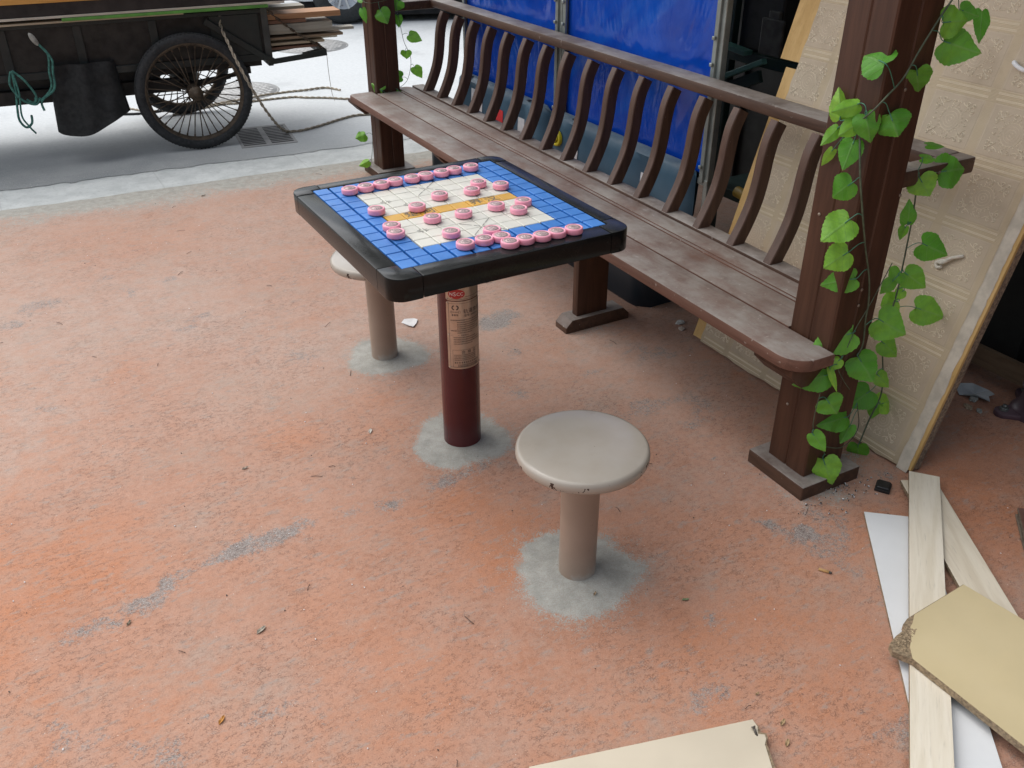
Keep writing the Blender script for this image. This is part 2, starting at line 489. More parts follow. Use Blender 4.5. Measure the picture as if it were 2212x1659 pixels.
struct('concrete_strip', bm, n.out(col, .85, n.bump(n.noise(150, 4), .3, .0015), 0, .3))
# a base sheet below everything so that nothing is open to the void
bm = new_bm()
for a in (bm.faces.new([bm.verts.new(p) for p in ((-150, -150, -.03), (150, -150, -.03), (150, 150, -.03), (-150, 150, -.03))]),): pass
struct('ground', bm, paint('bare_earth', (.25, .23, .2), .9, .2, 3))

# ------------------------------------------------------------------ table
M_black = paint('black_plastic_frame', (.006, .0072, .0072), .17, .25, 5, dust=.16, dustc=(.13, .135, .13), bump=.04, bscale=40, stain=.3, stainc=(.02, .021, .022), spec=.2)
M_maroon = paint('maroon_pipe', (.075, .010, .013), .22, .15, 4, bump=.03, bscale=60, dust=0)
M_steel = paint('brushed_plate', (.50, .43, .36), .33, .12, 14, metal=.85, bump=.05, bscale=400)
M_ink = paint('plate_ink', (.06, .05, .05), .5, .2, 40, bump=0)
M_blue = paint('blue_tile', (.022, .175, .56), .40, .14, 9, dust=.22, dustc=(.25, .36, .46), bump=.06, bscale=300, spec=.4)
M_white = paint('ivory_tile', (.68, .68, .60), .38, .05, 11, dust=.28, dustc=(.50, .50, .46), bump=.05, bscale=300, stain=.16, stainc=(.40, .39, .34))
M_yellow = paint('yellow_tile', (.66, .36, .035), .4, .12, 12, dust=.25, dustc=(.50, .42, .25), bump=.05, bscale=300)
M_groove = paint('groove_base', (.012, .03, .10), .6, .2, 10, bump=0)
M_groovew = paint('groove_grey', (.22, .22, .20), .7, .2, 10, bump=0)
M_mark = paint('engraved_ink', (.13, .13, .12), .7, .25, 60, bump=0)
M_pink = paint('pink_plastic', (.90, .36, .47), .42, .06, 30, bump=.08, bscale=400, dust=.25, dustc=(.80, .52, .56))
M_inlay = paint('worn_inlay', (.62, .46, .46), .6, .22, 50, bump=.1, bscale=300, stain=.55, stainc=(.30, .27, .26))
TB = thing('chess_table', 'black framed Chinese chess table of blue, white and yellow tiles on a maroon pipe', 'table', (.006, .003, 0))
ZT = .765
TX0, TX1, TY0, TY1 = -.338, .328, -.374, .358
GX, GY = .2868, .3146
s_ = .026; g_ = .0017
def T(bm, nm, mat, parent=TB, **k): return obj(nm, bm, mat, parent, world=True, **k)
zb, zt = ZT - .055, ZT + .0005
for (x0, y0, x1, y1) in ((-GX + s_ + g_, TY0, GX - s_ - g_, -GY), (-GX + s_ + g_, GY, GX - s_ - g_, TY1), (TX0, -GY + s_ + g_, -GX, GY - s_ - g_), (GX, -GY + s_ + g_, TX1, GY - s_ - g_)):
    b = new_bm(); prism(b, [(x0, y0), (x1, y0), (x1, y1), (x0, y1)], zb, zt, .0028); soft(T(b, 'frame_bar', M_black), 30)
def corner(sx, sy):
    ox = TX1 if sx > 0 else -TX0; oy = TY1 if sy > 0 else -TY0
    r = .042; pts = [(GX - s_, oy)]
    for k in range(9):
        a = R(90 - 90 * k / 8); pts.append((ox - r + r * math.cos(a), oy - r + r * math.sin(a)))
    pts += [(ox, GY - s_), (GX, GY - s_), (GX, GY), (GX - s_, GY)]
    pts = [(p[0] * sx, p[1] * sy) for p in pts]
    b = new_bm(); prism(b, pts, zb - .0015, zt + .0007, .0030); soft(T(b, 'corner_block', M_black), 30)
for sx in (-1, 1):
    for sy in (-1, 1): corner(sx, sy)
b = new_bm(); span(b, (-GX - .004, -GY - .004, ZT - .05), (GX + .004, GY + .004, ZT - .011)); T(b, 'base_board', M_groove)
b = new_bm(); span(b, (-4 * GX / 6, -GY * 9 / 13, ZT - .0115), (4 * GX / 6, GY * 9 / 13, ZT - .0075)); T(b, 'field_base', M_groovew)
PX, PY_ = GX / 6, GY / 6.5
def tile(bm, i, j, gx=.0017, gy=.0012, z=ZT):
    x0, x1 = -GX + i * PX + gx, -GX + (i + 1) * PX - gx; y0, y1 = -GY + j * PY_ + gy, -GY + (j + 1) * PY_ - gy
    z += random.uniform(-.0004, .0004); bv = .0016
    lo = [bm.verts.new(p) for p in ((x0, y0, z - .012), (x1, y0, z - .012), (x1, y1, z - .012), (x0, y1, z - .012))]
    mi = [bm.verts.new(p) for p in ((x0, y0, z - bv), (x1, y0, z - bv), (x1, y1, z - bv), (x0, y1, z - bv))]
    m2 = [bm.verts.new(p) for p in ((x0 + bv * .35, y0 + bv * .35, z - bv * .35), (x1 - bv * .35, y0 + bv * .35, z - bv * .35), (x1 - bv * .35, y1 - bv * .35, z - bv * .35), (x0 + bv * .35, y1 - bv * .35, z - bv * .35))]
    hi = [bm.verts.new(p) for p in ((x0 + bv, y0 + bv, z), (x1 - bv, y0 + bv, z), (x1 - bv, y1 - bv, z), (x0 + bv, y1 - bv, z))]
    for A_, B_ in ((lo, mi), (mi, m2), (m2, hi)):
        for k in range(4): bm.faces.new((A_[k], A_[(k + 1) % 4], B_[(k + 1) % 4], B_[k]))
    bm.faces.new(hi)
bb, bw, by, bw2 = new_bm(), new_bm(), new_bm(), new_bm()
for i in range(12):
    for j in range(13):
        inner = 2 <= i < 10 and 2 <= j < 11
        if not inner: tile(bb, i, j, .0032, .0016)
        elif j == 6: tile(by, i, j, .0010, .0009)
        else: tile(bw if j < 6 else bw2, i, j, .0012, .0010)
T(bb, 'border_tiling', M_blue); T(bw, 'field_tiling', M_white); T(bw2, 'field_tiling', M_white); T(by, 'river_tiling', M_yellow)

_tx = {}
def text_mesh(s, size, ext=0.0):
    """a flat text mesh centred on the origin in XY"""
    c = bpy.data.curves.new('txt', 'FONT'); c.body = s; c.size = size; c.align_x = 'CENTER'; c.align_y = 'CENTER'; c.extrude = ext; c.resolution_u = 3
    o = bpy.data.objects.new('txt', c); COL.objects.link(o)
    dg = bpy.context.evaluated_depsgraph_get(); dg.update()
    me = bpy.data.meshes.new_from_object(o.evaluated_get(dg))
    bpy.data.objects.remove(o); bpy.data.curves.remove(c)
    return me
def add_text(bm, s, size, mat4, ext=0.0):
    key = (s, round(size, 5), ext)
    if key not in _tx: _tx[key] = text_mesh(s, size, ext)
    t = bmesh.new(); t.from_mesh(_tx[key]); t.transform(mat4); merge(bm, t)

# engraved lines, river characters
b = new_bm(); zm = ZT + .0009
gp = lambda i, j: (-GX + i * PX, -GY + j * PY_)
def line(p, q, w=.0011): bar(b, (*p, zm), (*q, zm), w, .0004)
for (i0, j0) in ((5, 2), (5, 9)):
    for a, c in (((i0, j0), (i0 + 2, j0 + 2)), ((i0 + 2, j0), (i0, j0 + 2))):
        for t0, t1 in ((.05, .30), (.34, .47), (.53, .66), (.70, .95)):
            A_, C_ = gp(*a), gp(*c)
            line([A_[k] + (C_[k] - A_[k]) * t0 for k in (0, 1)], [A_[k] + (C_[k] - A_[k]) * t1 for k in (0, 1)])
for (i, j) in ((3, 4), (9, 4), (3, 9), (9, 9), (4, 5), (6, 5), (8, 5), (4, 8), (6, 8), (8, 8)):
    x, y = gp(i, j)
    for sx in (-1, 1):
        for sy in (-1, 1):
            line((x + sx * .005, y + sy * .005), (x + sx * .014, y + sy * .005), .001); line((x + sx * .005, y + sy * .005), (x + sx * .005, y + sy * .014), .001)
for ch, i, rot in (('楚', 3, 0), ('河', 4, 0), ('界', 7, 0), ('汉', 8, 0)):
    x, y = gp(i + .5, 6.5)
    add_text(b, ch, .040, Matrix.Translation((x, y, ZT + .0010)) @ Matrix.Rotation(rot, 4, 'Z'))
T(b, 'engraved_marking', M_mark)
# pole
b = new_bm(); lathe(b, [(.058, 0.), (.058, ZT - .05)], 64); soft(obj('pole', b, M_maroon, TB))
b = new_bm(); span(b, (-.14, -.14, ZT - .062), (.14, .14, ZT - .05), .004); T(b, 'mounting_plate', M_black)

def bend(bm, rad, az, zc):
    """wrap a mesh lying in XY (x right, y up) round the pole"""
    for v in bm.verts:
        a = az + v.co.x / .058
        rr = rad + v.co.z
        v.co = Vector((rr * math.cos(a), rr * math.sin(a), zc + v.co.y))
def grid_plate(bm, x0, x1, y0, y1, r=.004, z=0):
    nx = 24
    pts_t, pts_b = [], []
    for k in range(nx + 1):
        x = x0 + (x1 - x0) * k / nx
        e = 0
        dx = min(x - x0, x1 - x)
        if dx < r: e = r - math.sqrt(max(0, r * r - (r - dx) ** 2))
        pts_t.append(bm.verts.new((x, y1 - e, z))); pts_b.append(bm.verts.new((x, y0 + e, z)))
    for k in range(nx): bm.faces.new((pts_b[k], pts_b[k + 1], pts_t[k + 1], pts_t[k]))
PAZ = R(-115.6 + 23); hw = .0575
def plate(nm, y0, y1):
    b = new_bm(); grid_plate(b, -hw, hw, y0, y1); grid_plate(b, -hw, hw, y0, y1, z=-.001)
    bend(b, .0592, PAZ, 0); o = obj(nm, b, M_steel, TB, smooth=True); return o
upper = plate('sign_plate', .510, .640); lower = plate('sign_plate', .290, .507)
upper['label'] = 'steel plate with the red NSCC oval'; lower['label'] = 'steel instruction plate with rows of small print'
# upper plate: red oval with NSCC
b = new_bm()
vs = []
for k in range(40):
    a = 2 * PI * k / 40; vs.append(b.verts.new((-.026 + .0235 * math.cos(a), .530 + .0145 * math.sin(a), 0)))
bmesh.ops.triangulate(b, faces=[b.faces.new(vs)])
bmesh.ops.subdivide_edges(b, edges=b.edges[:], cuts=2)
bend(b, .0596, PAZ, 0); obj('emblem', b, paint('emblem_red', (.42, .02, .02), .35, .1, 20, bump=0), upper)
b = new_bm(); add_text(b, 'N', .0135, Matrix.Translation((-.041, .530, 0))); add_text(b, 'S', .017, Matrix.Translation((-.031, .530, 0))); add_text(b, 'CC', .0135, Matrix.Translation((-.0165, .530, 0)))
bar(b, (-.04, .5205, 0), (-.012, .521, 0), .0012, .0002, up=(0, 0, 1))
bend(b, .0600, PAZ, 0); obj('emblem_lettering', b, paint('emblem_white', (.8, .78, .74), .4, .05, bump=0), upper)
def dashes(bm, x0, x1, y, hgt, seed):
    rnd = random.Random(seed); x = x0
    while x < x1 - hgt * .5:
        w_ = hgt * rnd.uniform(.6, .85)
        for q in range(3):
            yy_ = y + (q - 1) * hgt * .33
            bar(bm, (x, yy_, 0), (x + w_, yy_, 0), hgt * .16, .0001, up=(0, 0, 1))
        if rnd.random() < .7: bar(bm, (x + w_ * .5, y - hgt * .42, 0), (x + w_ * .5, y + hgt * .42, 0), hgt * .16, .0001, up=(0, 0, 1))
        x += hgt * 1.05
b = new_bm()
dashes(b, -.003, .045, .520, .0030, 1); dashes(b, -.046, .03, .5135, .0022, 2)
bend(b, .0597, PAZ, 0); obj('small_print', b, M_ink, upper)
b = new_bm()
add_text(b, '轨道象棋', .0155, Matrix.Translation((.022, .474, 0)))
add_text(b, '型号:', .0085, Matrix.Translation((.003, .4615, 0)))
dashes(b, .014, .04, .4615, .005, 5)
add_text(b, '合  格  证', .0115, Matrix.Translation((.006, .345, 0)))
for yy_, x0, x1 in ((.449, -.045, .045), (.442, -.027, .045), (.435, -.027, .045), (.4285, -.027, .03), (.422, -.027, .045), (.4155, -.045, .045), (.409, -.027, .02)): dashes(b, x0, x1, yy_, .0036, int(yy_ * 9999))
for yy_, x1 in ((.394, .03), (.387, .045), (.380, .045), (.373, .02)): dashes(b, -.038, x1, yy_, .0036, int(yy_ * 999))
for yy_ in (.3365, .331, .3255, .320): dashes(b, -.038, .03, yy_, .0032, int(yy_ * 7777))
dashes(b, -.038, .042, .3115, .0062, 77); dashes(b, -.028, .035, .304, .0034, 78); dashes(b, -.028, .035, .2995, .0034, 79)
bar(b, (-.045, .401, 0), (-.022, .401, 0), .0006, .0001); bar(b, (.012, .401, 0), (.045, .401, 0), .0006, .0001); dashes(b, -.016, .008, .401, .0042, 3)
def rect_line(x0, y0, x1, y1, w_=.0006):
    for p, q in (((x0, y0), (x1, y0)), ((x1, y0), (x1, y1)), ((x1, y1), (x0, y1)), ((x0, y1), (x0, y0))): 
        n_ = 10
        for k in range(n_):
            A_ = [p[c] + (q[c] - p[c]) * k / n_ for c in (0, 1)]; B_ = [p[c] + (q[c] - p[c]) * (k + 1) / n_ for c in (0, 1)]
            bar(b, (*A_, 0), (*B_, 0), w_, .0001)
rect_line(-.050, .296, .050, .501); rect_line(-.042, .2965, .042, .353)
bend(b, .0597, PAZ, 0); obj('small_print', b, M_ink, lower)
# maker's mark: two crossed blades in a round badge over a rounded cartouche
b = new_bm()
for sx in (-1, 1):
    for a0 in range(0, 360, 60): pass
    pts = [(-.031 + sx * (.001 + .0075 * math.cos(R(a))), .4885 + .0065 * math.sin(R(a))) for a in range(-75, 76, 15)]
    for p, q in zip(pts, pts[1:]): bar(b, (*p, 0), (*q, 0), .0035, .0001)
for p in rrect(-.045, .4725, -.017, .479, .003, 3): pass
rr_ = rrect(-.045, .4715, -.017, .4785, .003, 3)
for p, q in zip(rr_, rr_[1:] + rr_[:1]): bar(b, (*p, 0), (*q, 0), .0006, .0001)
dashes(b, -.042, -.019, .475, .003, 9); dashes(b, -.041, -.02, .4655, .0062, 10)
bend(b, .0597, PAZ, 0); obj('maker_mark', b, M_ink, lower)
for x, y in ((-.052, .503), (.052, .503), (-.052, .402), (.052, .402), (-.052, .2945), (.052, .2945), (-.052, .5145), (.052, .5145)):
    b = new_bm(); a = PAZ + x / .058; t = bmesh.new(); bmesh.ops.create_uvsphere(t, u_segments=10, v_segments=6, radius=.0024)
    t.transform(Matrix.Translation((.0594 * math.cos(a), .0594 * math.sin(a), y))); merge(b, t)
    obj('rivet', b, M_steel, lower if y < .508 else upper, smooth=True)

# ------------------------------------------------------------------ chess pieces
ROW_FAR = [(-.202, .236), (-.154, .237), (-.106, .239), (-.062, .245), (-.008, .245), (.036, .248), (.088, .25), (.131, .254), (.187, .254)]
ROW_NEAR = [(-.102, -.277), (-.05, -.276), (-.005, -.281), (-.005, -.324), (.039, -.322), (.085, -.325), (.129, -.324), (.177, -.326)]
ordn = ['first', 'second', 'third', 'fourth', 'fifth', 'sixth', 'seventh', 'eighth', 'ninth']
PIECES = []
for k, p in enumerate(ROW_FAR): PIECES.append((p, '車馬象士將士象馬車'[k], 'pink round chess piece, %s from the left of the nine along the far blue edge' % ordn[k]))
NL = ['pink chess piece on blue tiles, leftmost of the row along the near table edge', 'pink chess piece with dark inlay, second from the left along the near table edge',
      'pink chess piece half hidden behind the frontmost piece of the near row', 'frontmost pink chess piece, overhanging the black frame of the near edge',
      'pink chess piece on the near frame, fourth from the near right end of the row', 'pink chess piece on the near frame, third from the near right end of the row',
      'pink chess piece on the near frame, second from the near right end of the row', 'pink chess piece at the right end of the row on the near frame']
for k, p in enumerate(ROW_NEAR): PIECES.append((p, '俥傌帥相仕炮傌俥'[k], NL[k]))
MID = [((-.199, .048), '卒', 'pink chess piece at the left edge of the white field, left of the yellow river'),
       ((-.095, .019), '卒', 'pink chess piece covering the left part of the yellow river tiles'),
       ((-.004, .071), '卒', 'pink chess piece in the middle of the far half of the white field'),
       ((-.21, -.08), '兵', 'pink chess piece on the left blue border, the farther of the touching pair'),
       ((-.22, -.129), '炮', 'pink chess piece on the left blue border, the nearer of the touching pair'),
       ((-.096, -.078), '兵', 'pink chess piece just in front of the river on the left of the white field'),
       ((-.099, -.194), '炮', 'pink chess piece alone on the near left part of the white field'),
       ((-.01, -.086), '兵', 'pink chess piece in front of the river at the centre of the board'),
       ((.137, .11), '砲', 'pink chess piece on the far right white tiles, behind a nearer one'),
       ((.184, .063), '卒', 'pink chess piece at the far right corner of the white field, left of blue tiles'),
       ((.092, .063), '卒', 'pink chess piece just behind the right half of the yellow river'),
       ((.091, -.079), '兵', 'pink chess piece in front of the river below the yellow 汉 tile'),
       ((.17, -.087), '兵', 'pink chess piece at the right edge of the white field, farther of two touching'),
       ((.129, -.134), '砲', 'pink chess piece on the right of the white field, nearer of two touching'),
       ((-.004, -.231), '仕', 'pink chess piece on the near edge of the white field behind the clustered pieces')]
PIECES += MID
pb = new_bm()
lathe(pb, [(0, 0), (.0205, 0), (.0225, .0012), (.0232, .003), (.0232, .0120), (.0226, .0142), (.0208, .0155), (.0192, .0157), (.0182, .0150), (.0176, .0142), (0, .0142)], 44, cap=False)
pm = bpy.data.meshes.new('chess_piece'); pb.to_mesh(pm); pb.free(); pm.materials.append(M_pink)
ib = new_bm(); lathe(ib, [(.0175, .0136), (.0175, .01465), (.0, .0147)], 36, cap=False)
imesh = bpy.data.meshes.new('inlay'); ib.to_mesh(imesh); ib.free(); imesh.materials.append(M_inlay)
M_char = paint('worn_character', (.20, .16, .16), .7, .3, 80, bump=0)
chm = {}
def char_mesh(ch):
    if ch not in chm:
        b = new_bm()
        add_text(b, ch, .0175, Matrix.Translation((0, 0, .0149)))
        for rr in (.0150, .0128):
            pts = [(rr * math.cos(2 * PI * k / 36), rr * math.sin(2 * PI * k / 36), .0149) for k in range(37)]
            for p, q in zip(pts, pts[1:]): bar(b, p, q, .0006, .0002)
        me_ = bpy.data.meshes.new('character'); b.to_mesh(me_); b.free(); me_.materials.append(M_char); chm[ch] = me_
    return chm[ch]
for (p, ch, lab) in PIECES:
    o = bpy.data.objects.new('chess_piece', pm); COL.objects.link(o)
    o.location = (p[0], p[1], ZT + .0022); o.rotation_euler = (0, 0, random.uniform(-.6, .6) + (PI if p[1] > .03 else 0))
    tag(o, lab, 'chess piece', 'pink chess pieces on the table')
    c = bpy.data.objects.new('inlay', imesh); COL.objects.link(c); c.parent = o
    c = bpy.data.objects.new('character', char_mesh(ch)); COL.objects.link(c); c.parent = o

# ------------------------------------------------------------------ stools
M_taupe = paint('taupe_enamel', (.345, .300, .250), .30, .07, 6, bump=.05, bscale=25, dust=.18, dustc=(.42, .40, .37), chips=.0)
n = NT('taupe_chipped')
col = n.mix(n.ramp(n.noise(5, 4), .3, .7), (.31, .275, .228), (.35, .312, .262))
sepz = n.node('ShaderNodeSeparateXYZ'); n.link(n.tc.outputs['Object'], sepz.inputs[0])
low = n.math('LESS_THAN', sepz.outputs[2], .392)
chp = n.math('MULTIPLY', n.ramp(n.noise(42, 3, .55), .605, .62), low)
col = n.mix(n.math('MULTIPLY', n.ramp(n.up(), .6, .95), n.ramp(n.noise(12, 5), .3, .7, .05, .25)), col, (.40, .385, .355))
col = n.mix(n.ramp(n.noise(16, 7, .7), .58, .74, 0, .30), col, (.26, .225, .185))
col = n.mix(n.ramp(n.noise(95, 3, .6, stretch=(1, .3, 1)), .72, .74, 0, .5), col, (.13, .10, .08))
col = n.mix(chp, col, (.04, .025, .02))
M_seat = n.out(col, n.ramp(n.noise(9, 4), .3, .7, .15, .27), n.bump(n.noise(30, 3), .04, .002), 0, .5)
n = NT('taupe_pipe')
sepz = n.node('ShaderNodeSeparateXYZ'); n.link(n.tc.outputs['Object'], sepz.inputs[0])
col = n.mix(n.ramp(n.noise(6, 4), .3, .7), (.285, .215, .165), (.33, .255, .20))
pl = n.math('MULTIPLY', n.ramp(n.math('ADD', sepz.outputs[2], n.math('MULTIPLY', n.noise(22, 4, .6), .10)), .07, .11, 1, 0), n.ramp(n.noise(14, 4), .42, .55))
col = n.mix(n.math('MULTIPLY', pl, .7), col, (.36, .345, .315))
col = n.mix(n.ramp(n.noise(75, 2), .745, .76, 0, .7), col, (.10, .07, .06))
M_spipe = n.out(col, .38, n.bump(n.noise(40, 3), .05, .002), 0, .5)
ST = thing('stool', 'round taupe metal stool in front of the chess table, its whole seat in view', 'stool', (-.013, -.68, 0), 0, 'pipe stools fixed beside the chess table')
b = new_bm(); lathe(b, [(0, .3745), (.146, .3745), (.150, .3725), (.155, .374), (.1575, .379), (.1580, .386), (.1565, .394), (.152, .3995), (.146, .4015), (.10, .4018), (0, .4018)], 72, cap=False); obj('seat', b, M_seat, ST)
b = new_bm(); lathe(b, [(.047, 0), (.047, .376)], 48); soft(obj('pole', b, M_spipe, ST))
dup(ST, 'round taupe metal stool behind the chess table, half hidden under the table top', (.0, .616, 0))

# ------------------------------------------------------------------ pergola bench
M_bw = wood('brown_stained_timber', (.046, .0185, .0095), (.078, .034, .019), (12, 12, .8), 3.0, .45, dust=.55, dustc=(.20, .17, .15), bump=.12)
M_rail = wood('brown_rail', (.052, .027, .017), (.088, .046, .029), (12, 1, 12), 3.5, .55, dust=.95, dustc=(.37, .34, .31), bump=.15, specks=.25)
M_slat = wood('brown_slat', (.062, .031, .020), (.100, .053, .035), (12, 12, 1), 3.5, .5, dust=.7, dustc=(.26, .23, .20), bump=.12, specks=.15)
M_seatw = wood('dusty_seat_plank', (.112, .054, .037), (.165, .085, .060), (14, .9, 14), 3.0, .55, dust=1.0, dustc=(.325, .298, .265), bump=.22, specks=.30)
BA = R(-.92)
PB = thing('pergola_bench', 'long brown timber pergola bench with curved back slats between two posts', 'bench', (.736, -.64, 0), BA)
def P(bm, nm, mat, sm=True, **k):
    o = obj(nm, bm, mat, PB, **k)
    return soft(o) if sm else o
def notched(x0, y0, x1, y1, d=.0028, wd=.004, b_=.004):
    """post section with a shallow V groove in the middle of every face"""
    mx, my = (x0 + x1) / 2, (y0 + y1) / 2
    return [(x0 + b_, y0), (mx - wd, y0), (mx, y0 + d), (mx + wd, y0), (x1 - b_, y0), (x1, y0 + b_), (x1, my - wd), (x1 - d, my), (x1, my + wd), (x1, y1 - b_), (x1 - b_, y1), (mx + wd, y1), (mx, y1 - d), (mx - wd, y1), (x0 + b_, y1), (x0, y1 - b_), (x0, my + wd), (x0 + d, my), (x0, my - wd), (x0, y0 + b_)]
POSTH = 2.62
def pergola_post(x0, y0, x1, y1):
    b = new_bm(); prism(b, notched(x0, y0, x1, y1), 0.046, POSTH); po = P(b, 'post', M_bw, False)
    b = new_bm(); cx, cy = (x0 + x1) / 2, (y0 + y1) / 2
    span(b, (cx - .112, cy - .112, 0.0), (cx + .112, cy + .112, .048), .004)
    q = obj('plinth', b, M_rail, po)
    return po
pergola_post(0, -.072, .148, .072); pergola_post(.004, 3.17, .138, 3.305)
ZS = .465
def plank(poly, nm='seat_plank', z0=ZS - .036, z1=ZS):
    b = new_bm(); prism(b, poly, z0, z1, .005); return P(b, nm, M_seatw)
def end_round(x0, y0, x1, y1, r00=0, r01=0, r10=0, r11=0):
    out = []
    for cx, cy, sx, sy, r, a0 in ((x1, y1, -1, -1, r11, 0), (x0, y1, 1, -1, r01, 90), (x0, y0, 1, 1, r00, 180), (x1, y0, -1, 1, r10, 270)):
        if r < 1e-5: out.append((cx, cy)); continue
        for k in range(9):
            a = R(a0 + 90 * k / 8); out.append((cx + sx * r + r * math.cos(a), cy + sy * r + r * math.sin(a)))
    return out
# stains on the seat planks: plaster smears and damp red-brown patches
_t = M_seatw.node_tree; _b = _t.nodes['Principled BSDF']; _src = _b.inputs['Base Color'].links[0].from_socket
_n = NT.__new__(NT); _n.m = M_seatw; _n.t = _t; _n.n = _t.nodes; _n.l = _t.links; _n.b = _b; _n.tc = [q for q in _t.nodes if q.type == 'TEX_COORD'][0]
_c = _n.mix(_n.math('MULTIPLY', _n.ramp(_n.noise(3.1, 6, .7, stretch=(1.6, .7, 1)), .52, .68), .6), _src, (.150, .070, .045))
_c = _n.mix(_n.math('MULTIPLY', _n.ramp(_n.noise(5.5, 7, .75, stretch=(1.2, .8, 1)), .63, .72), _n.ramp(_n.noise(60, 4, .7), .42, .6, 0, .75)), _c, (.52, .48, .45))
_c = _n.mix(_n.ramp(_n.noise(120, 3, .6, stretch=(1, .25, 1)), .70, .73, 0, .5), _c, (.07, .04, .03))
_n.link(_c, _b.inputs['Base Color'])
plank(end_round(-.137, -.098, -.0035, 3.225, .075, .03))
plank(end_round(0.0015, .078, .1285, 3.166))
plank(end_round(.151, .075, .229, 3.245, 0, 0, 0, .045))
plank(end_round(.1335, .078, .1475, 3.166))
b = new_bm(); span(b, (.234, .075, .425), (.302, 3.235, .470), .004); P(b, 'back_rail', M_rail)
prof = [(-.011, .468), (.026, .54), (.053, .61), (.067, .68), (.075, .75), (.088, .81), (.112, .862)]
fp = smooth_path([(x, 0, z) for x, z in prof], 5)
def baluster_mesh():
    b = new_bm(); rings = []
    for i, p in enumerate(fp):
        a = fp[max(i - 1, 0)]; c = fp[min(i + 1, len(fp) - 1)]; d = (c - a).normalized(); nx = Vector((d.z, 0, -d.x))
        w_ = .046; e = .003
        q = [(0, -.0175 + e), (e, -.0175), (w_ - e, -.0175), (w_, -.0175 + e), (w_, .0175 - e), (w_ - e, .0175), (e, .0175), (0, .0175 - e)]
        rings.append([b.verts.new(p + nx * u + Vector((0, v, 0))) for u, v in q])
    for A_, B_ in zip(rings, rings[1:]):
        for k in range(8): b.faces.new((A_[k], A_[(k + 1) % 8], B_[(k + 1) % 8], B_[k]))
    bmesh.ops.recalc_face_normals(b, faces=b.faces[:])
    return b
bal = P(baluster_mesh(), 'baluster', M_slat)
y0_ = 3.096 - .0175; stp = .1767
for k in range(18):
    y = y0_ - k * stp
    if y < .10: break
    if k == 0: bal.location = (.247, y, 0); continue
    c = bal.copy(); COL.objects.link(c); c.parent = PB; c.location = (.247, y, 0)
b = new_bm(); span(b, (.368, .016, .862), (.462, 3.30, .900), .007); P(b, 'top_rail', M_rail)
for y in (-.028, 3.235):
    b = new_bm(); span(b, (.12, y, .852), (.47, y + .058, .8965), .006); P(b, 'arm_rail', M_rail)
def chamfer_beam(x0, x1, y0, y1, z0, z1, c, nm, mat=M_bw, low=True):
    poly = [(x0, z1), (x0, z0 + c), (x0 + c, z0), (x1 - c, z0), (x1, z0 + c), (x1, z1)] if low else [(x0, z0), (x0, z1 - c), (x0 + c, z1), (x1 - c, z1), (x1, z1 - c), (x1, z0)]
    b = new_bm(); prism(b, [(p[0], p[1]) for p in poly], y0, y1, .003)
    b.transform(Matrix(((1, 0, 0, 0), (0, 0, 1, 0), (0, 1, 0, 0), (0, 0, 0, 1))))
    bmesh.ops.recalc_face_normals(b, faces=b.faces[:])
    return P(b, nm, mat)
for y0b, y1b in ((-.07, .075), (3.165, 3.30)):
    chamfer_beam(-.118, -.001, y0b, y1b, .365, .4285, .045, 'bracket')
    if y0b > 1: chamfer_beam(.14, .29, y0b, y1b, .365, .4245, .045, 'bracket')
def leg(y):
    b = new_bm(); span(b, (-.028, y - .018, .052), (.108, y + .018, .372), .003); l = P(b, 'leg', M_bw)
    o = chamfer_beam(-.088, .20, y - .040, y + .040, .0, .055, .028, 'foot', M_rail, False); o.parent = l
    chamfer_beam(-.118, .30, y - .035, y + .035, .37, .4285, .04, 'bracket')
leg(1.112); leg(2.15)
# screw plugs on the posts
M_plug = paint('screw_plug', (.22, .17, .13), .6, .2, 40, bump=0)
for (x, y, z, ax) in ((.916 - .736, -.0735, .86, 'y'), (.075, -.0735, .62, 'y'), (.076, -.0735, .575, 'y'), (.075, -.0735, 1.12, 'y'), (.33, -.0295, .876, 'y'), (-.0015, .03, .24, 'x'), (-.0015, .04, .80, 'x')):
    b = new_bm(); lathe(b, [(0, 0), (.0042, 0), (.0042, .0012), (0, .0016)], 14, cap=False)
    b.transform(Matrix.Translation((min(x, .14) if ax == 'y' and z != .876 else x, y, z)) @ Matrix.Rotation(R(90 if ax == 'y' else -90), 4, 'X' if ax == 'y' else 'Y')); P(b, 'screw', M_plug, False)
# unseen roof added over the bench to shade the ground: beam and slats
b = new_bm()
span(b, (.01, -.9, POSTH), (.13, 3.9, POSTH + .14))
for y in (-.06, .05, 3.18): pass
P(b, 'shade_beam', M_bw, False)
b = new_bm()
SHADE_Y0, SHADE_Y1, SHADE_X0, SHADE_X1 = -1.0, 3.75, -.55, 2.2
y = SHADE_Y0
while y < SHADE_Y1:
    span(b, (SHADE_X0, y, POSTH + .14), (SHADE_X1, y + SHADE_SLAT, POSTH + .18)); y += .22
P(b, 'shade_slatting', M_bw, False)

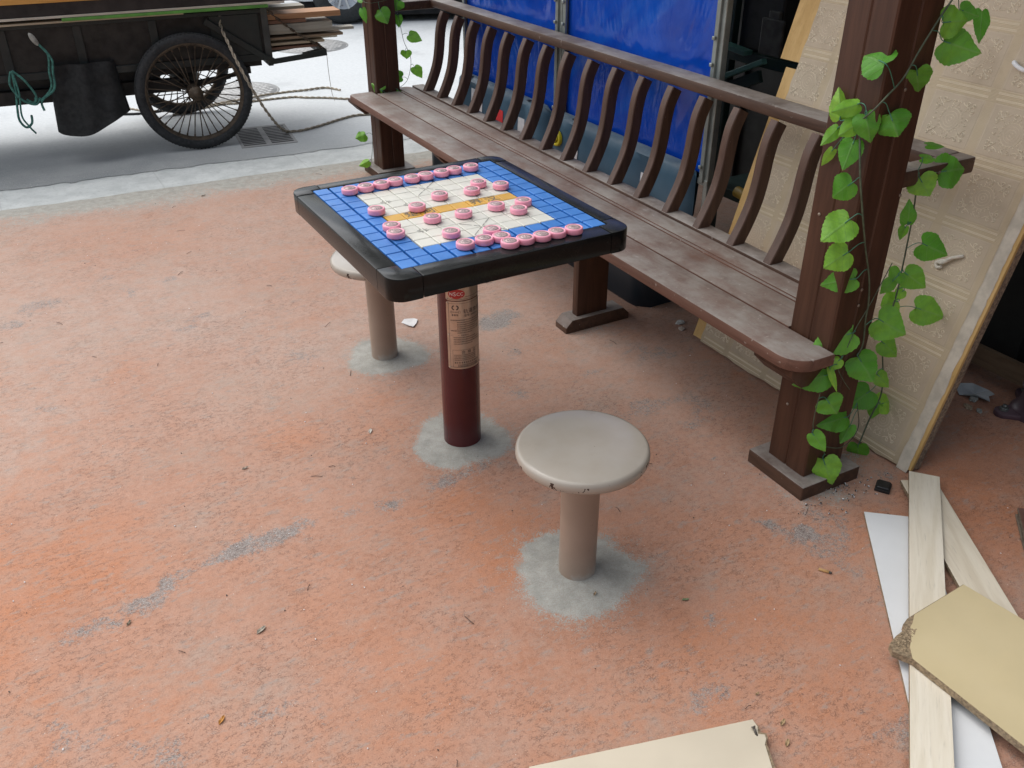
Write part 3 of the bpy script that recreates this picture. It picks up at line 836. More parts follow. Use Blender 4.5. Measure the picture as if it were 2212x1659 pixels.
# ------------------------------------------------------------------ hoarding: plastic barriers and blue sheets on steel frames
n = NT('barrier_plastic')
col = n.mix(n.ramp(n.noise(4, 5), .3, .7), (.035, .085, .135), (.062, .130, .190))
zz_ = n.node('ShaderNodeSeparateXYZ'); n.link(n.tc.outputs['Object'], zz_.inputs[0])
col = n.mix(n.ramp(zz_.outputs[2], .16, .42, .92, 0), col, (.006, .009, .013))  # lower part near black: shade under the bench, painted in
col = n.mix(n.math('MULTIPLY', n.ramp(n.up(), .3, .9), n.ramp(n.noise(12, 6, .7), .3, .7, .25, .6)), col, (.22, .26, .28))
M_bar = n.out(col, .45, n.bump(n.noise(60, 3), .08, .002), 0, .4)
M_wsticker = paint('reflective_white', (.62, .64, .66), .4, .08, 40, bump=.05)
M_rsticker = paint('reflective_red', (.62, .03, .035), .4, .08, 40, bump=.05)
M_ycap = paint('yellow_cap', (.62, .52, .02), .4, .08, 10)
def barrier(y0, y1, lab, cap=False, stickers=()):
    t = thing('water_barrier', lab, 'barrier', (1.20, (y0 + y1) / 2, 0), 0, 'plastic water barriers holding the blue hoarding')
    L = (y1 - y0) / 2
    b = new_bm()
    sec = [(-.165, 0), (-.178, .02), (-.178, .15), (-.165, .18), (-.06, .29), (-.012, .32), (.0, .50), (.006, .535), (.022, .552), (.052, .556), (.054, .30), (.054, 0)]
    nseg = 24; rings = []
    for k in range(nseg + 1):
        u = -L + 2 * L * k / nseg
        e = max(0, (abs(u) - (L - .07)) / .07)
        inset = .05 * (1 - math.sqrt(max(0, 1 - e * e)))
        ring = []
        for (x, z) in sec:
            xx = x + inset * (1 if x < .05 else 0)
            zz = z - (inset * .5 if z > .5 else 0)
            # two upright recesses moulded in the face
            for cy in (-.24, .27):
                if abs(u - cy) < .055 and .20 < z < .51: xx += .02
            ring.append(b.verts.new((xx, u, zz)))
        rings.append(ring)
    for A_, B_ in zip(rings, rings[1:]):
        for k in range(len(sec) - 1): b.faces.new((A_[k], B_[k], B_[k + 1], A_[k + 1]))
    b.faces.new(rings[0]); b.faces.new(rings[-1][::-1])
    bmesh.ops.recalc_face_normals(b, faces=b.faces[:])
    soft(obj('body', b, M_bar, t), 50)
    for cy in (-.3, .3):
        b = new_bm(); span(b, (.014, cy - .012, .5535), (.03, cy + .012, .5575), .002); obj('filler_slot', b, paint('slot_black', (.01, .01, .01), .6, bump=0), t)
    b = new_bm(); lathe(b, [(.0, .014), (.022, .014), (.028, .016), (.034, .016), (.036, .010), (.036, 0)], 32, cap=False)
    if cap:
        b.transform(Matrix.Translation((-.006, L - .110, .455)) @ Matrix.Rotation(R(-90), 4, 'Y')); obj('filler_cap', b, M_ycap, t)
    else: b.free()
    for (cy, cz, hy, hz, kind) in stickers:
        b = new_bm(); xf = lambda z: -.012 + (z - .32) / .18 * .012
        rec = .019 if kind == 'slot' else 0
        vs = [b.verts.new((xf(z) - .0025 + rec, cy + y, z)) for y, z in ((-hy, cz - hz), (hy, cz - hz), (hy, cz + hz), (-hy, cz + hz))]
        b.faces.new(vs[::-1]); bmesh.ops.recalc_face_normals(b, faces=b.faces[:])
        o = obj('reflector', b, M_rsticker if kind == 'red' else M_wsticker, t)
        o['label'] = 'red reflective patch' if kind == 'red' else 'white reflective patch'
        if kind == 'notice':
            b = new_bm()
            for q in range(3):
                zz = cz + .012 - q * .011
                dashes(b, -.012, .012, 0, .007, q) if False else None
                bar(b, (xf(zz) - .004, cy + .014, zz), (xf(zz) - .004, cy - .010, zz), .0025, .0004, up=(1, 0, 0))
            obj('notice_print', b, paint('notice_red', (.5, .08, .08), .5, bump=0), o)
    return t
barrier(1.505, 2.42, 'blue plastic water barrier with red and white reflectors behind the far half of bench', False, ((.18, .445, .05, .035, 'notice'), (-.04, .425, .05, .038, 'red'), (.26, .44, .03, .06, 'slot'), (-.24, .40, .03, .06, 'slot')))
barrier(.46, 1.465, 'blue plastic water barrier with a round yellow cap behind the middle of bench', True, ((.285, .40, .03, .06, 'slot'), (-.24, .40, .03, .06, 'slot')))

M_galv = paint('galvanised_steel', (.30, .33, .31), .42, .18, 9, metal=.55, bump=.1, bscale=90, stain=.4, stainc=(.16, .15, .13))
n = NT('blue_sheet')
wv_ = n.noise(3.0, 3, .5, stretch=(1, 1, .55), dist=.8)
col = n.mix(n.ramp(n.noise(2.6, 5, .6), .3, .7), (.004, .045, .36), (.006, .085, .52))
mp_ = n.node('ShaderNodeMapping'); mp_.inputs['Rotation'].default_value = (R(32), 0, 0); n.link(n.tc.outputs['Object'], mp_.inputs[0])
col = n.mix(n.ramp(n.noise(1.5, 4, .6, vec=mp_.outputs[0], stretch=(1, .35, 2.6)), .50, .70, 0, .40), col, (.018, .16, .62))
col = n.mix(n.ramp(n.noise(7, 7, .72), .58, .78, 0, .25), col, (.10, .16, .33))
M_sheet = n.out(col, n.ramp(n.noise(11, 6, .7), .3, .7, .10, .26), n.bump(n.noise(5.5, 4, .55, stretch=(1, 1.2, .5), dist=1.2), .28, .02, n.bump(wv_, .6, .05)), 0, .6)
def hoarding(y0, y1, lab):
    t = thing('hoarding_panel', lab, 'hoarding', (1.275, (y0 + y1) / 2, 0), 0, 'blue hoarding panels behind the bench')
    L = (y1 - y0) / 2; H = 2.05; zb_ = .50
    xs_ = 40; zs_ = 60
    b = new_bm(); V = []
    for i in range(xs_ + 1):
        row = []
        for j in range(zs_ + 1):
            y = -L + .03 + (2 * L - .06) * i / xs_; z = zb_ + .012 + (H - zb_ - .024) * j / zs_
            s = (y + L) / (2 * L); q = (z - zb_) / (H - zb_)
            edge = min(1, 6 * min(s, 1 - s)) * min(1, 8 * min(q, 1 - q))
            dx = .010 * edge * math.sin(5.2 * q + 2.2 * s + y0) + .007 * edge * math.sin(9 * (s * .8 + q * .5) + y0 * 3) + .012 * edge * mnoise.noise(Vector((y * 2.2 + y0 * 5, z * 1.6, 1.3)))
            row.append(b.verts.new((dx, y, z)))
        V.append(row)
    for i in range(xs_):
        for j in range(zs_): 
            f = b.faces.new((V[i][j], V[i][j + 1], V[i + 1][j + 1], V[i + 1][j])); f.smooth = True
    obj('sheet', b, M_sheet, t)
    for s in (-1, 1):
        b = new_bm(); span(b, (-.014, s * (L - .011) - .011, 0.004), (.014, s * (L - .011) + .011, H), .003)
        span(b, (-.024, s * (L - .030) - .010, zb_), (-.012, s * (L - .030) + .010, H), .002)
        u = obj('upright', b, M_galv, t)
        for z in (.56, .93, 1.02, 1.30, 1.7):
            b = new_bm(); bar(b, (-.027, s * (L - .03), z), (-.036, s * (L - .03), z), .014, .014, .003); obj('clip', b, M_galv, u)
    for z in (zb_, H):
        b = new_bm(); span(b, (-.016, -L, z - .012), (.012, L, z + .012), .003); obj('cross_bar', b, M_galv, t)
    return t
hoarding(.405, 1.449, 'blue sheet hoarding panel in a steel frame, right one behind the bench')
hoarding(1.452, 2.425, 'blue sheet hoarding panel in a steel frame, left one beside the road')

# ------------------------------------------------------------------ leaning board with embossed wallpaper
WA = R(16.3)
WB = thing('wallpaper_board', 'cream board covered in embossed wallpaper leaning behind the right bench post', 'board', (1.06, -.82, 0))
def wb(s, t, d=0.):
    """board coordinates: s leftwards along +Y, t up the slope, d out of the front face"""
    return Vector((t * math.sin(WA) - d * math.cos(WA), s, t * math.cos(WA) + d * math.sin(WA)))
n = NT('embossed_paper')
pos = n.node('ShaderNodeSeparateXYZ')
uv = n.node('ShaderNodeUVMap'); n.link(uv.outputs[0], pos.inputs[0])
S_, T_ = pos.outputs[0], pos.outputs[1]
fs = n.math('PINGPONG', n.math('DIVIDE', n.math('SUBTRACT', S_, .051), .19), .5)        # 0 on the grid lines
ft = n.math('PINGPONG', n.math('DIVIDE', n.math('SUBTRACT', T_, .027), .172), .5)
rough_n = n.noise(5, 6, .6)
paper = n.mix(n.ramp(rough_n, .3, .7), (.44, .36, .25), (.51, .425, .31))
inner = n.math('MULTIPLY', n.ramp(fs, .085, .10), n.ramp(ft, .105, .12))
paper = n.mix(n.math('MULTIPLY', inner, .55), paper, (.455, .38, .285))
band = n.math('SUBTRACT', 1., n.math('MULTIPLY', n.ramp(fs, .055, .075), n.ramp(ft, .085, .10)))
paper = n.mix(n.math('MULTIPLY', band, .35), paper, (.46, .37, .225))
rl = n.math('MULTIPLY', n.math('ABSOLUTE', n.math('SINE', n.math('MULTIPLY', ft, 160.))), n.ramp(ft, .085, .10, 1, 0))
grain = n.math('SINE', n.math('MULTIPLY', S_, 2200.)); 
hgt = n.math('ADD', n.math('MULTIPLY', rl, .6), n.math('MULTIPLY', inner, .8))
hgt = n.math('ADD', hgt, n.math('MULTIPLY', n.noise(420, 2), .5))
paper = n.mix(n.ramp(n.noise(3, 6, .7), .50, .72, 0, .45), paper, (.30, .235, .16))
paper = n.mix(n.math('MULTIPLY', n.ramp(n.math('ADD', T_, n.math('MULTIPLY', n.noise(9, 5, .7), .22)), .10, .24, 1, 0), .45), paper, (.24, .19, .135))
paper = n.mix(n.ramp(n.noise(45, 3, .6), .71, .74, 0, .4), paper, (.20, .15, .10))
paper = n.mix(n.math('MULTIPLY', n.ramp(rl, .75, .95), .25), paper, (.66, .56, .36))
M_paper = n.out(paper, .62, n.bump(hgt, .45, .002), 0, .35)
M_emb = paint('embossed_relief', (.60, .52, .385), .5, .06, 8, bump=0)  # paler than the paper: light caught by the relief is painted in
M_yb = wood('yellow_backing', (.46, .29, .10), (.56, .37, .15), (10, 10, 1), 3, .6, bump=.15)
M_torn = paint('torn_paper_edge', (.50, .455, .375), .8, .15, 25, bump=.5, bscale=140)
M_chip = paint('chipboard_core', (.21, .16, .115), .9, .45, 130, bump=.8, bscale=260)
HB = 1.95
def rag(s0, sc, seed, amp): return lambda t: s0 + amp * (mnoise.noise(Vector((t * sc, seed, 0))) + .6 * mnoise.noise(Vector((t * sc * 4, seed, 2))))
def strip(fl, fr, d, t0, t1, ragb=None, nseg=160, uvs=False):
    b = new_bm(); uvl = b.loops.layers.uv.new('UVMap'); rows = []
    ns = 24
    for k in range(nseg + 1):
        tt = t0 + (t1 - t0) * k / nseg; row = []
        for i in range(ns + 1):
            s = fl(tt) + (fr(tt) - fl(tt)) * i / ns
            t_ = tt
            if ragb and k == 0: t_ = tt + ragb(s)
            v = b.verts.new(wb(s, t_, d)); row.append((v, s, t_))
        rows.append(row)
    for A_, B_ in zip(rows, rows[1:]):
        for i in range(ns):
            q = (A_[i], A_[i + 1], B_[i + 1], B_[i])
            f = b.faces.new([x[0] for x in q])
            for lp, x in zip(f.loops, q): lp[uvl].uv = (x[1], x[2])
    b.normal_update(); b.faces.ensure_lookup_table()
    if b.faces[0].normal.x > 0: bmesh.ops.reverse_faces(b, faces=b.faces[:])
    return b
def slab(s0, s1, t0, t1, d0, d1):
    b = new_bm(); cs = [[b.verts.new(wb(s, t, d)) for s, t in ((s0, t0), (s1, t0), (s1, t1), (s0, t1))] for d in (d0, d1)]
    for k in range(4): b.faces.new((cs[0][k], cs[0][(k + 1) % 4], cs[1][(k + 1) % 4], cs[1][k]))
    b.faces.new(cs[0]); b.faces.new(cs[1]); bmesh.ops.recalc_face_normals(b, faces=b.faces[:]); return b
obj('core', slab(.004, .93, .02, HB, -.048, -.0115), M_chip, WB)
obj('backing_panel', slab(.0, .992, .018, 1.0, -.011, -.0005), M_yb, WB)
obj('backing_panel', slab(.0, 1.030, 1.022, HB, -.011, -.0005), M_yb, WB)
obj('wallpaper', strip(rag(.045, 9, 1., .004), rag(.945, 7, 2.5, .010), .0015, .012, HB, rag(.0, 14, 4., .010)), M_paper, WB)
obj('torn_edge', strip(rag(.010, 16, 6., .004), rag(.046, 9, 1., .004), .0008, .006, HB), M_torn, WB)
# relief ornaments
b = new_bm()
def flat_tube(pts, r):
    """half-sunk ridge in board coordinates"""
    n_ = len(pts); rings = []
    for i, p in enumerate(pts):
        a = pts[max(i - 1, 0)]; c = pts[min(i + 1, n_ - 1)]
        dx, dy = c[0] - a[0], c[1] - a[1]; L = math.hypot(dx, dy) or 1; nx, ny = -dy / L, dx / L
        r2 = r * 1.25; rings.append([b.verts.new(wb(p[0] + nx * r2, p[1] + ny * r2, .0013)), b.verts.new(wb(p[0], p[1], .0013 + r2 * 1.5)), b.verts.new(wb(p[0] - nx * r2, p[1] - ny * r2, .0013))])
    for A_, B_ in zip(rings, rings[1:]):
        for k in (0, 1):
            f = b.faces.new((A_[k], A_[k + 1], B_[k + 1], B_[k])); f.smooth = True
def spiral(cx, cy, r0, r1, a0, turns, n_=12):
    return [(cx + (r0 + (r1 - r0) * k / n_) * math.cos(a0 + turns * 2 * PI * k / n_), cy + (r0 + (r1 - r0) * k / n_) * math.sin(a0 + turns * 2 * PI * k / n_)) for k in range(n_ + 1)]
def medallion(cs, ct, w_, h_):
    rr = min(w_, h_)
    for rad, st in ((.285, .0007), (.20, .0005), (.12, .0005), (.05, .0006)):
        flat_tube([(cs + rr * rad * math.cos(2 * PI * k / 28), ct + rr * rad * math.sin(2 * PI * k / 28)) for k in range(29)], st)
    for q in range(20):
        a = 2 * PI * q / 20; flat_tube(spiral(cs + rr * .325 * math.cos(a), ct + rr * .325 * math.sin(a), rr * .035, rr * .012, a, .8, 6), .0008)
    for sx in (-1, 1):
        for sy in (-1, 1):
            f = lambda u, v: (cs + sx * u * w_, ct + sy * v * h_)
            def sp(u, v, r0, r1, a0, tn): flat_tube([(cs + sx * (p[0] - cs), ct + sy * (p[1] - ct)) for p in spiral(cs + u * w_, ct + v * h_, r0 * rr, r1 * rr, a0, tn, 12)], .0013)
            sp(.46, .43, .055, .012, 2.4, -1.1); sp(.31, .45, .060, .014, .4, 1.1); sp(.46, .29, .060, .014, 1.2, -1.1); sp(.36, .33, .05, .015, 3.6, 1.0)
            flat_tube([f(.28, .26), f(.33, .33), f(.40, .38), f(.47, .48)], .0013)
            flat_tube([f(.17, .47), f(.22, .42), f(.27, .40), f(.33, .37)], .0011); flat_tube([f(.47, .17), f(.42, .22), f(.40, .27), f(.37, .33)], .0011)
            flat_tube([f(.05, .46), f(.09, .40), f(.04, .37)], .0011); flat_tube([f(.46, .05), f(.40, .09), f(.37, .04)], .0011)
            flat_tube([f(.0, .50), f(.04, .46), f(.08, .49), f(.12, .45)], .001)
for i in range(5):
    for j in range(11):
        cs, ct = .051 + .19 * (i + .5), .027 + .172 * (j + .5)
        if cs + .085 > .955: 
            pass
        if ct < HB - .1: medallion(.878 if i == 4 else cs, ct, .120, .106)
# raised ribs on the horizontal bands
for j in range(12):
    for q in (-.0095, -.0065, .0065, .0095):
        tt = .027 + .172 * j + q
        if .02 < tt < HB - .02:
            for i in range(5): flat_tube([(min(.934, .051 + .19 * i + .012 + (.19 - .024) * k / 6), tt) for k in range(7)], .0009)
obj('relief', b, M_emb, WB)
b = new_bm()
flat = [wb(.125, .640, .004), wb(.14, .632, .010), wb(.155, .622, .012), wb(.166, .612, .010), wb(.180, .606, .008), wb(.192, .596, .007), wb(.184, .586, .006), wb(.172, .592, .008)]
tube(b, smooth_path(flat, 4), .005, 7); tube(b, smooth_path([wb(.15, .628, .006), wb(.172, .602, .014), wb(.186, .604, .010)], 5), .0045, 7)
tag(obj('twine_knot', b, paint('pale_twine', (.55, .52, .45), .85, .2, 40, bump=.6, bscale=200), None), 'pale twisted twine knot hanging from the embossed board', 'twine')
bpy.data.objects['twine_knot'].location = (1.06, -.82, 0)
b = new_bm(); tube(b, smooth_path([wb(.222, 1.148, .006), wb(.21, 1.142, .012), wb(.196, 1.136, .012), wb(.18, 1.132, .008)], 5), [.006] * 15 + [.004], 8)
o = tag(obj('twine_end', b, paint('white_twine', (.72, .74, .75), .8, .1, 40), None), 'white frayed string end poking from the board near the right edge', 'string'); o.location = (1.06, -.82, 0)

# ------------------------------------------------------------------ foreground boards
M_wlam = paint('white_laminate', (.74, .76, .77), .35, .03, 5, bump=.03, dust=.12, dustc=(.6, .58, .52))
M_birch = wood('pale_birch_laminate', (.68, .61, .48), (.77, .71, .59), (14, 1.2, 14), 3.0, .48, bump=.06)
M_birch2 = wood('pale_birch_dull', (.64, .56, .43), (.74, .67, .54), (14, 1.2, 14), 3.0, .5, bump=.06)
M_tan = paint('tan_melamine', (.60, .495, .285), .42, .06, 4, bump=.04, bscale=60, dust=.15, dustc=(.60, .53, .40))
M_cream = paint('cream_melamine', (.60, .53, .41), .42, .05, 4, bump=.04, bscale=60)
M_edge = paint('raw_board_edge', (.25, .185, .115), .9, .4, 140, bump=.7, bscale=280)
def plate_thing(nm, poly, z0, z1, mat, lab, cat, edge=None, group=None, tilt=None):
    """flat board: a body with its core, and a face sheet a hair proud of it"""
    cx = sum(p[0] for p in poly) / len(poly); cy = sum(p[1] for p in poly) / len(poly)
    t = thing(nm, lab, cat, (cx, cy, z0), 0, group)
    loc = [(p[0] - cx, p[1] - cy) for p in poly]
    if edge is not None:
        b = new_bm(); prism(b, loc, .0, z1 - z0 - .0012); obj('core', b, edge, t)
        b = new_bm(); prism(b, loc, z1 - z0 - .0011, z1 - z0); obj('face_sheet', b, mat, t)
    else:
        b = new_bm(); prism(b, loc, 0, z1 - z0, .0008); soft(obj('panel', b, mat, t))
    if tilt: t.rotation_euler = tilt
    return t
def along(p, d, L, w_):
    """rectangle from corner p along direction d (length L), widening to the left of d"""
    d = Vector((d[0], d[1])).normalized(); nrm = Vector((-d.y, d.x)); p = Vector(p)
    return [tuple(p), tuple(p + d * L), tuple(p + d * L + nrm * w_), tuple(p + nrm * w_)]
plate_thing('white_board', along((.803, -.882), (-.452, -.535), 1.25, .154), .006, .015, M_wlam, 'white laminated board lying flat under the pale planks', 'board', M_edge)
def grain_plank(nm, p, d, L, w_, z0, z1, mat, lab, shape=None, tilt=0):
    dv = Vector((d[0], d[1])).normalized(); nrm = Vector((-dv.y, dv.x)); a = math.atan2(dv.y, dv.x) - PI / 2
    t = thing(nm, lab, 'plank', (p[0], p[1], z0), a)
    t.rotation_euler = (R(tilt), 0, a)
    poly = shape or [(0, 0), (0, L), (-w_, L), (-w_, 0)]
    b = new_bm(); prism(b, poly, 0, z1 - z0 - .001); obj('core', b, M_edge, t)
    b = new_bm(); prism(b, poly, z1 - z0 - .0009, z1 - z0, .0003); obj('face_sheet', b, mat, t)
    return t
grain_plank('plank', (1.036, -.834), (-.778, -.647), 1.38, .082, .0275, .0385, M_birch, 'long pale birch plank lying over the white board, its end under the leaning wallpaper board', None)
grain_plank('plank', (.994, -.842), (-.524, -.852), .95, .100, .0155, .0265, M_birch2, 'pale birch plank crossing diagonally underneath the other pale plank', None)
# thick chipboard offcut with a broken corner
TN = thing('chipboard_offcut', 'tan melamine chipboard with a broken corner lying on top of the pale planks', 'board', (.50, -1.27, .040))
face = [(.746, -1.230), (.560, -1.2385), (.535, -1.254), (.515, -1.262), (.492, -1.286), (.470, -1.300), (.4475, -1.326), (.455, -1.59), (.47, -1.92), (.84, -1.92)]
core = [(.7465, -1.2285), (.562, -1.2365), (.535, -1.2385), (.512, -1.246), (.503, -1.258), (.486, -1.260), (.470, -1.262), (.438, -1.271), (.427, -1.290), (.434, -1.306), (.446, -1.328), (.4535, -1.59), (.468, -1.92), (.84, -1.92)]
lo = lambda L: [(x - .5, y + 1.27) for x, y in L]
b = new_bm(); prism(b, lo(core), 0, .0165); obj('core', b, M_edge, TN)
b = new_bm(); prism(b, lo(face), .0166, .0180, .0004); obj('face_sheet', b, M_tan, TN)
b = new_bm(); random.seed(3)
for k in range(150):
    u_, v_ = random.random(), random.random()
    x = .440 + .075 * u_ + .010 * v_; y = -1.276 - .030 * (1 - u_) * v_ + .022 * u_ - .018 * v_ * u_
    box(b, (x - .5, y + 1.27, .0165), (random.uniform(.002, .006), random.uniform(.002, .005), random.uniform(.002, .004)), Matrix.Rotation(random.uniform(0, 3), 3, 'Z') @ Matrix.Rotation(random.uniform(-.5, .5), 3, 'X'))
obj('broken_edge', b, paint('raw_chips', (.30, .225, .14), .9, .4, 160, bump=.5), TN)
BO = thing('melamine_board', 'cream melamine panel with a chipped corner and a screw at the bottom edge of view', 'board', (-.013, -1.310, .005))
lo = lambda L: [(x, y + 1.3) for x, y in L]
core = [(-.40, -1.108), (.0665, -1.243), (.066, -1.262), (.060, -1.275), (.068, -1.283), (.064, -1.292), (.052, -1.300), (.026, -1.354), (-.02, -1.46), (-.50, -1.32)]
face = [(-.40, -1.108), (.0665, -1.243), (.063, -1.262), (.052, -1.276), (.062, -1.284), (.058, -1.293), (.046, -1.302), (.018, -1.354), (-.028, -1.46), (-.50, -1.32)]
b = new_bm(); prism(b, lo(core), 0, .0145); obj('core', b, M_edge, BO)
b = new_bm(); prism(b, lo(face), .0146, .016, .0004); obj('face_sheet', b, M_cream, BO)
b = new_bm(); tube(b, [(.047, .022, .014), (.049, .038, .024)], .0028, 8); tube(b, [(.0485, .0345, .0225), (.0495, .0385, .0245)], [.003, .0052], 10)
obj('screw', b, paint('rusty_screw', (.16, .14, .12), .5, .3, 60, metal=.6), BO)

# ------------------------------------------------------------------ litter
def lump(nm, c, s, mat, lab, cat, rz=0, seed=1, flat_=1., group=None):
    b = new_bm(); bmesh.ops.create_icosphere(b, subdivisions=3, radius=1)
    for v in b.verts:
        q = mnoise.noise(v.co * 1.6 + Vector((seed * 7.1, 0, 0))) * .5 + mnoise.noise(v.co * 4 + Vector((seed, 3, 0))) * .22
        v.co *= 1 + q
        v.co = Vector((v.co.x * s[0], v.co.y * s[1], max(v.co.z * s[2], -s[2] * .35) + s[2] * .35))
    o = tag(obj(nm, b, mat, None), lab, cat, group); o.location = (c[0], c[1], c[2] if len(c) > 2 else .005); o.rotation_euler = (0, 0, rz)
    return o
def scrap(nm, pts, z, mat, lab, cat, curl=.004, th=.0012):
    b = new_bm(); cx = sum(p[0] for p in pts) / len(pts); cy = sum(p[1] for p in pts) / len(pts)
    for d in (0, th):
        c = b.verts.new((0, 0, d + .001)); vs = [b.verts.new((p[0] - cx, p[1] - cy, d + curl * abs(math.sin(k * 1.7)))) for k, p in enumerate(pts)]
        for k in range(len(vs)):
            q = (c, vs[k], vs[(k + 1) % len(vs)]); b.faces.new(q if d else q[::-1])
    o = tag(obj(nm, b, mat, None), lab, cat); o.location = (cx, cy, z); return o
M_litterw = paint('white_chip', (.68, .67, .66), .6, .06, 30)
scrap('paper_chip', [(.158, .83), (.178, .846), (.215, .838), (.222, .818), (.205, .792), (.182, .770), (.172, .786)], .006, M_litterw, 'white triangular paper scrap on the paving between the table and far stool', 'scrap')
scrap('torn_card', [(1.576, -.60), (1.60, -.555), (1.623, -.548), (1.65, -.59), (1.672, -.64), (1.655, -.672), (1.63, -.668), (1.607, -.690), (1.59, -.65)], .006, paint('torn_card_grey', (.42, .45, .46), .7, .15, 20), 'torn pale grey card on the ground beside the iron column foot', 'card', .02, .002)
b = new_bm(); box(b, (0, 0, .005), (.046, .042, .010), None, .002); box(b, (0, 0, .0125), (.040, .036, .008), None, .004, 3)
soft(o := tag(obj('pipe_cap', b, paint('black_rubber_cap', (.012, .013, .014), .5, .2, 20), None), 'small square black plastic cap on the paving near the post plinth', 'cap')); o.location = (.944, -.827, .0045); o.rotation_euler = (0, 0, .55)
CG = thing('cigarette_butt', 'tan cigarette butt lying on the paving left of the white board', 'cigarette butt', (.537, -.995, .0085), -.98)
b = new_bm(); tube(b, [(-.016, 0, 0), (-.004, .0005, 0), (.010, 0, 0)], .0038, 10); obj('filter', b, paint('cork_paper', (.52, .31, .12), .7, .2, 60), CG)
b = new_bm(); tube(b, [(.0101, 0, 0), (.016, .0008, -.001)], [.0037, .0030], 10); obj('burnt_end', b, paint('ash', (.08, .07, .06), .9, .3, 90), CG)
FT = thing('broken_tile', 'broken brown floor tile stack lying at the right edge of the paving', 'tile', (1.16, -1.18, .005), -.83)
M_ft = paint('brown_glazed_tile', (.135, .045, .028), .3, .15, 9, dust=.3); M_fe = paint('tile_edge', (.17, .135, .10), .85, .3, 60)
for k, (dx, dy) in enumerate(((0, 0), (.006, -.004), (.001, .005))):
    b = new_bm(); span(b, (-.062 + dx, -.15 + dy, .009 * k), (.13 + dx, .06 + dy, .009 * k + .0075), .001); obj('tile_body', b, M_fe if k < 2 else M_fe, FT)
b = new_bm(); span(b, (-.060, -.148, .0256), (.131, .063, .0275), .0005); obj('glaze', b, M_ft, FT)
M_dleaf = paint('dry_leaf', (.20, .16, .11), .8, .3, 40); M_oleaf = paint('ochre_leaf', (.45, .20, .04), .8, .2, 40); M_gleaf = paint('fallen_green_leaf', (.20, .24, .12), .8, .2, 40)
def leafbit(c, s, rz, mat, lab, cat='leaf', z=.005):
    s *= .75
    p = [(c[0] + math.cos(rz) * u * s - math.sin(rz) * v * s, c[1] + math.sin(rz) * u * s + math.cos(rz) * v * s) for u, v in ((-1, 0), (-.5, .35), (.1, .42), (.7, .2), (1, .0), (.6, -.28), (0, -.38), (-.6, -.25))]
    return scrap('dry_leaf' if mat is not M_gleaf else 'fallen_leaf', p, z, mat, lab, cat, .004, .0008)
M_greyleaf = paint('grey_crumbled_leaf', (.33, .29, .23), .9, .3, 50)
leafbit((-.772, -.477), .020, .5, M_greyleaf, 'crumpled grey dry leaf alone on the open paving at lower left')
leafbit((-.231, .183), .018, 1.1, paint('pale_leaf', (.50, .46, .40), .8, .1, 40), 'pale dry leaf on the paving left of the table pole')
leafbit((-.63, .184), .014, .2, M_greyleaf, 'small grey-green dry leaf on the paving at middle left')
leafbit((.164, -.897), .013, -.4, M_gleaf, 'small flat green leaf on the paving in front of the near stool')
leafbit((-1.041, -.298), .012, .9, M_dleaf, 'small dark curled leaf at the left below the grey streak')
leafbit((-.159, 2.72), .018, .3, M_dleaf, 'small brown leaf near the concrete strip far left')
leafbit((-.918, -.688), .016, .8, M_oleaf, 'ochre stained leaf bit near the bottom left of view')
leafbit((.113, -1.283), .014, .4, paint('chip_flake', (.36, .25, .13), .9, .2, 80), 'tan chipboard flake on the paving right of the cream panel', 'flake')
leafbit((.118, -1.20), .008, .1, bpy.data.materials['chip_flake'], 'tiny chipboard crumb above the corner of the cream panel', 'flake')
leafbit((.085, -1.325), .014, .6, bpy.data.materials['chip_flake'], 'tan chipboard flake beside the chipped edge at the bottom', 'flake')
leafbit((-.022, -.775), .010, .6, paint('straw_clump', (.33, .24, .15), .9, .3, 90), 'small brown straw clump on the cement in front of the near stool', 'clump', .012)
leafbit((1.13, -.745), .007, .6, M_oleaf, 'tiny orange leaf bit to the right of the leaning board')
lump('rubble_stone', (1.592, -.642), (.018, .013, .011), paint('grey_rubble', (.30, .31, .28), .9, .2, 50), 'grey rubble stone touching the iron column foot', 'stone', .4, 2)
lump('rubble_stone', (1.535, -.665), (.017, .011, .008), paint('buff_rubble', (.36, .28, .19), .9, .2, 50), 'buff rubble stone in front of the torn grey card', 'stone', 1.2, 5)
lump('rubble_stone', (1.545, -.70), (.010, .009, .008), bpy.data.materials['grey_rubble'], 'smallest grey rubble stone at the tip of the iron foot', 'stone', 1.2, 8)
M_plaster = paint('plaster_crumb', (.56, .56, .54), .9, .1, 60)
lump('plaster_crumb', (1.10, .292), (.022, .013, .006), M_plaster, 'white plaster crumbs on the paving under the bench', 'plaster', .3, 11)
lump('plaster_crumb', (1.07, .245), (.011, .011, .008), paint('plaster_buff', (.48, .42, .36), .9, .1, 60), 'buff plaster crumb under the bench beside the white one', 'plaster', .3, 12)
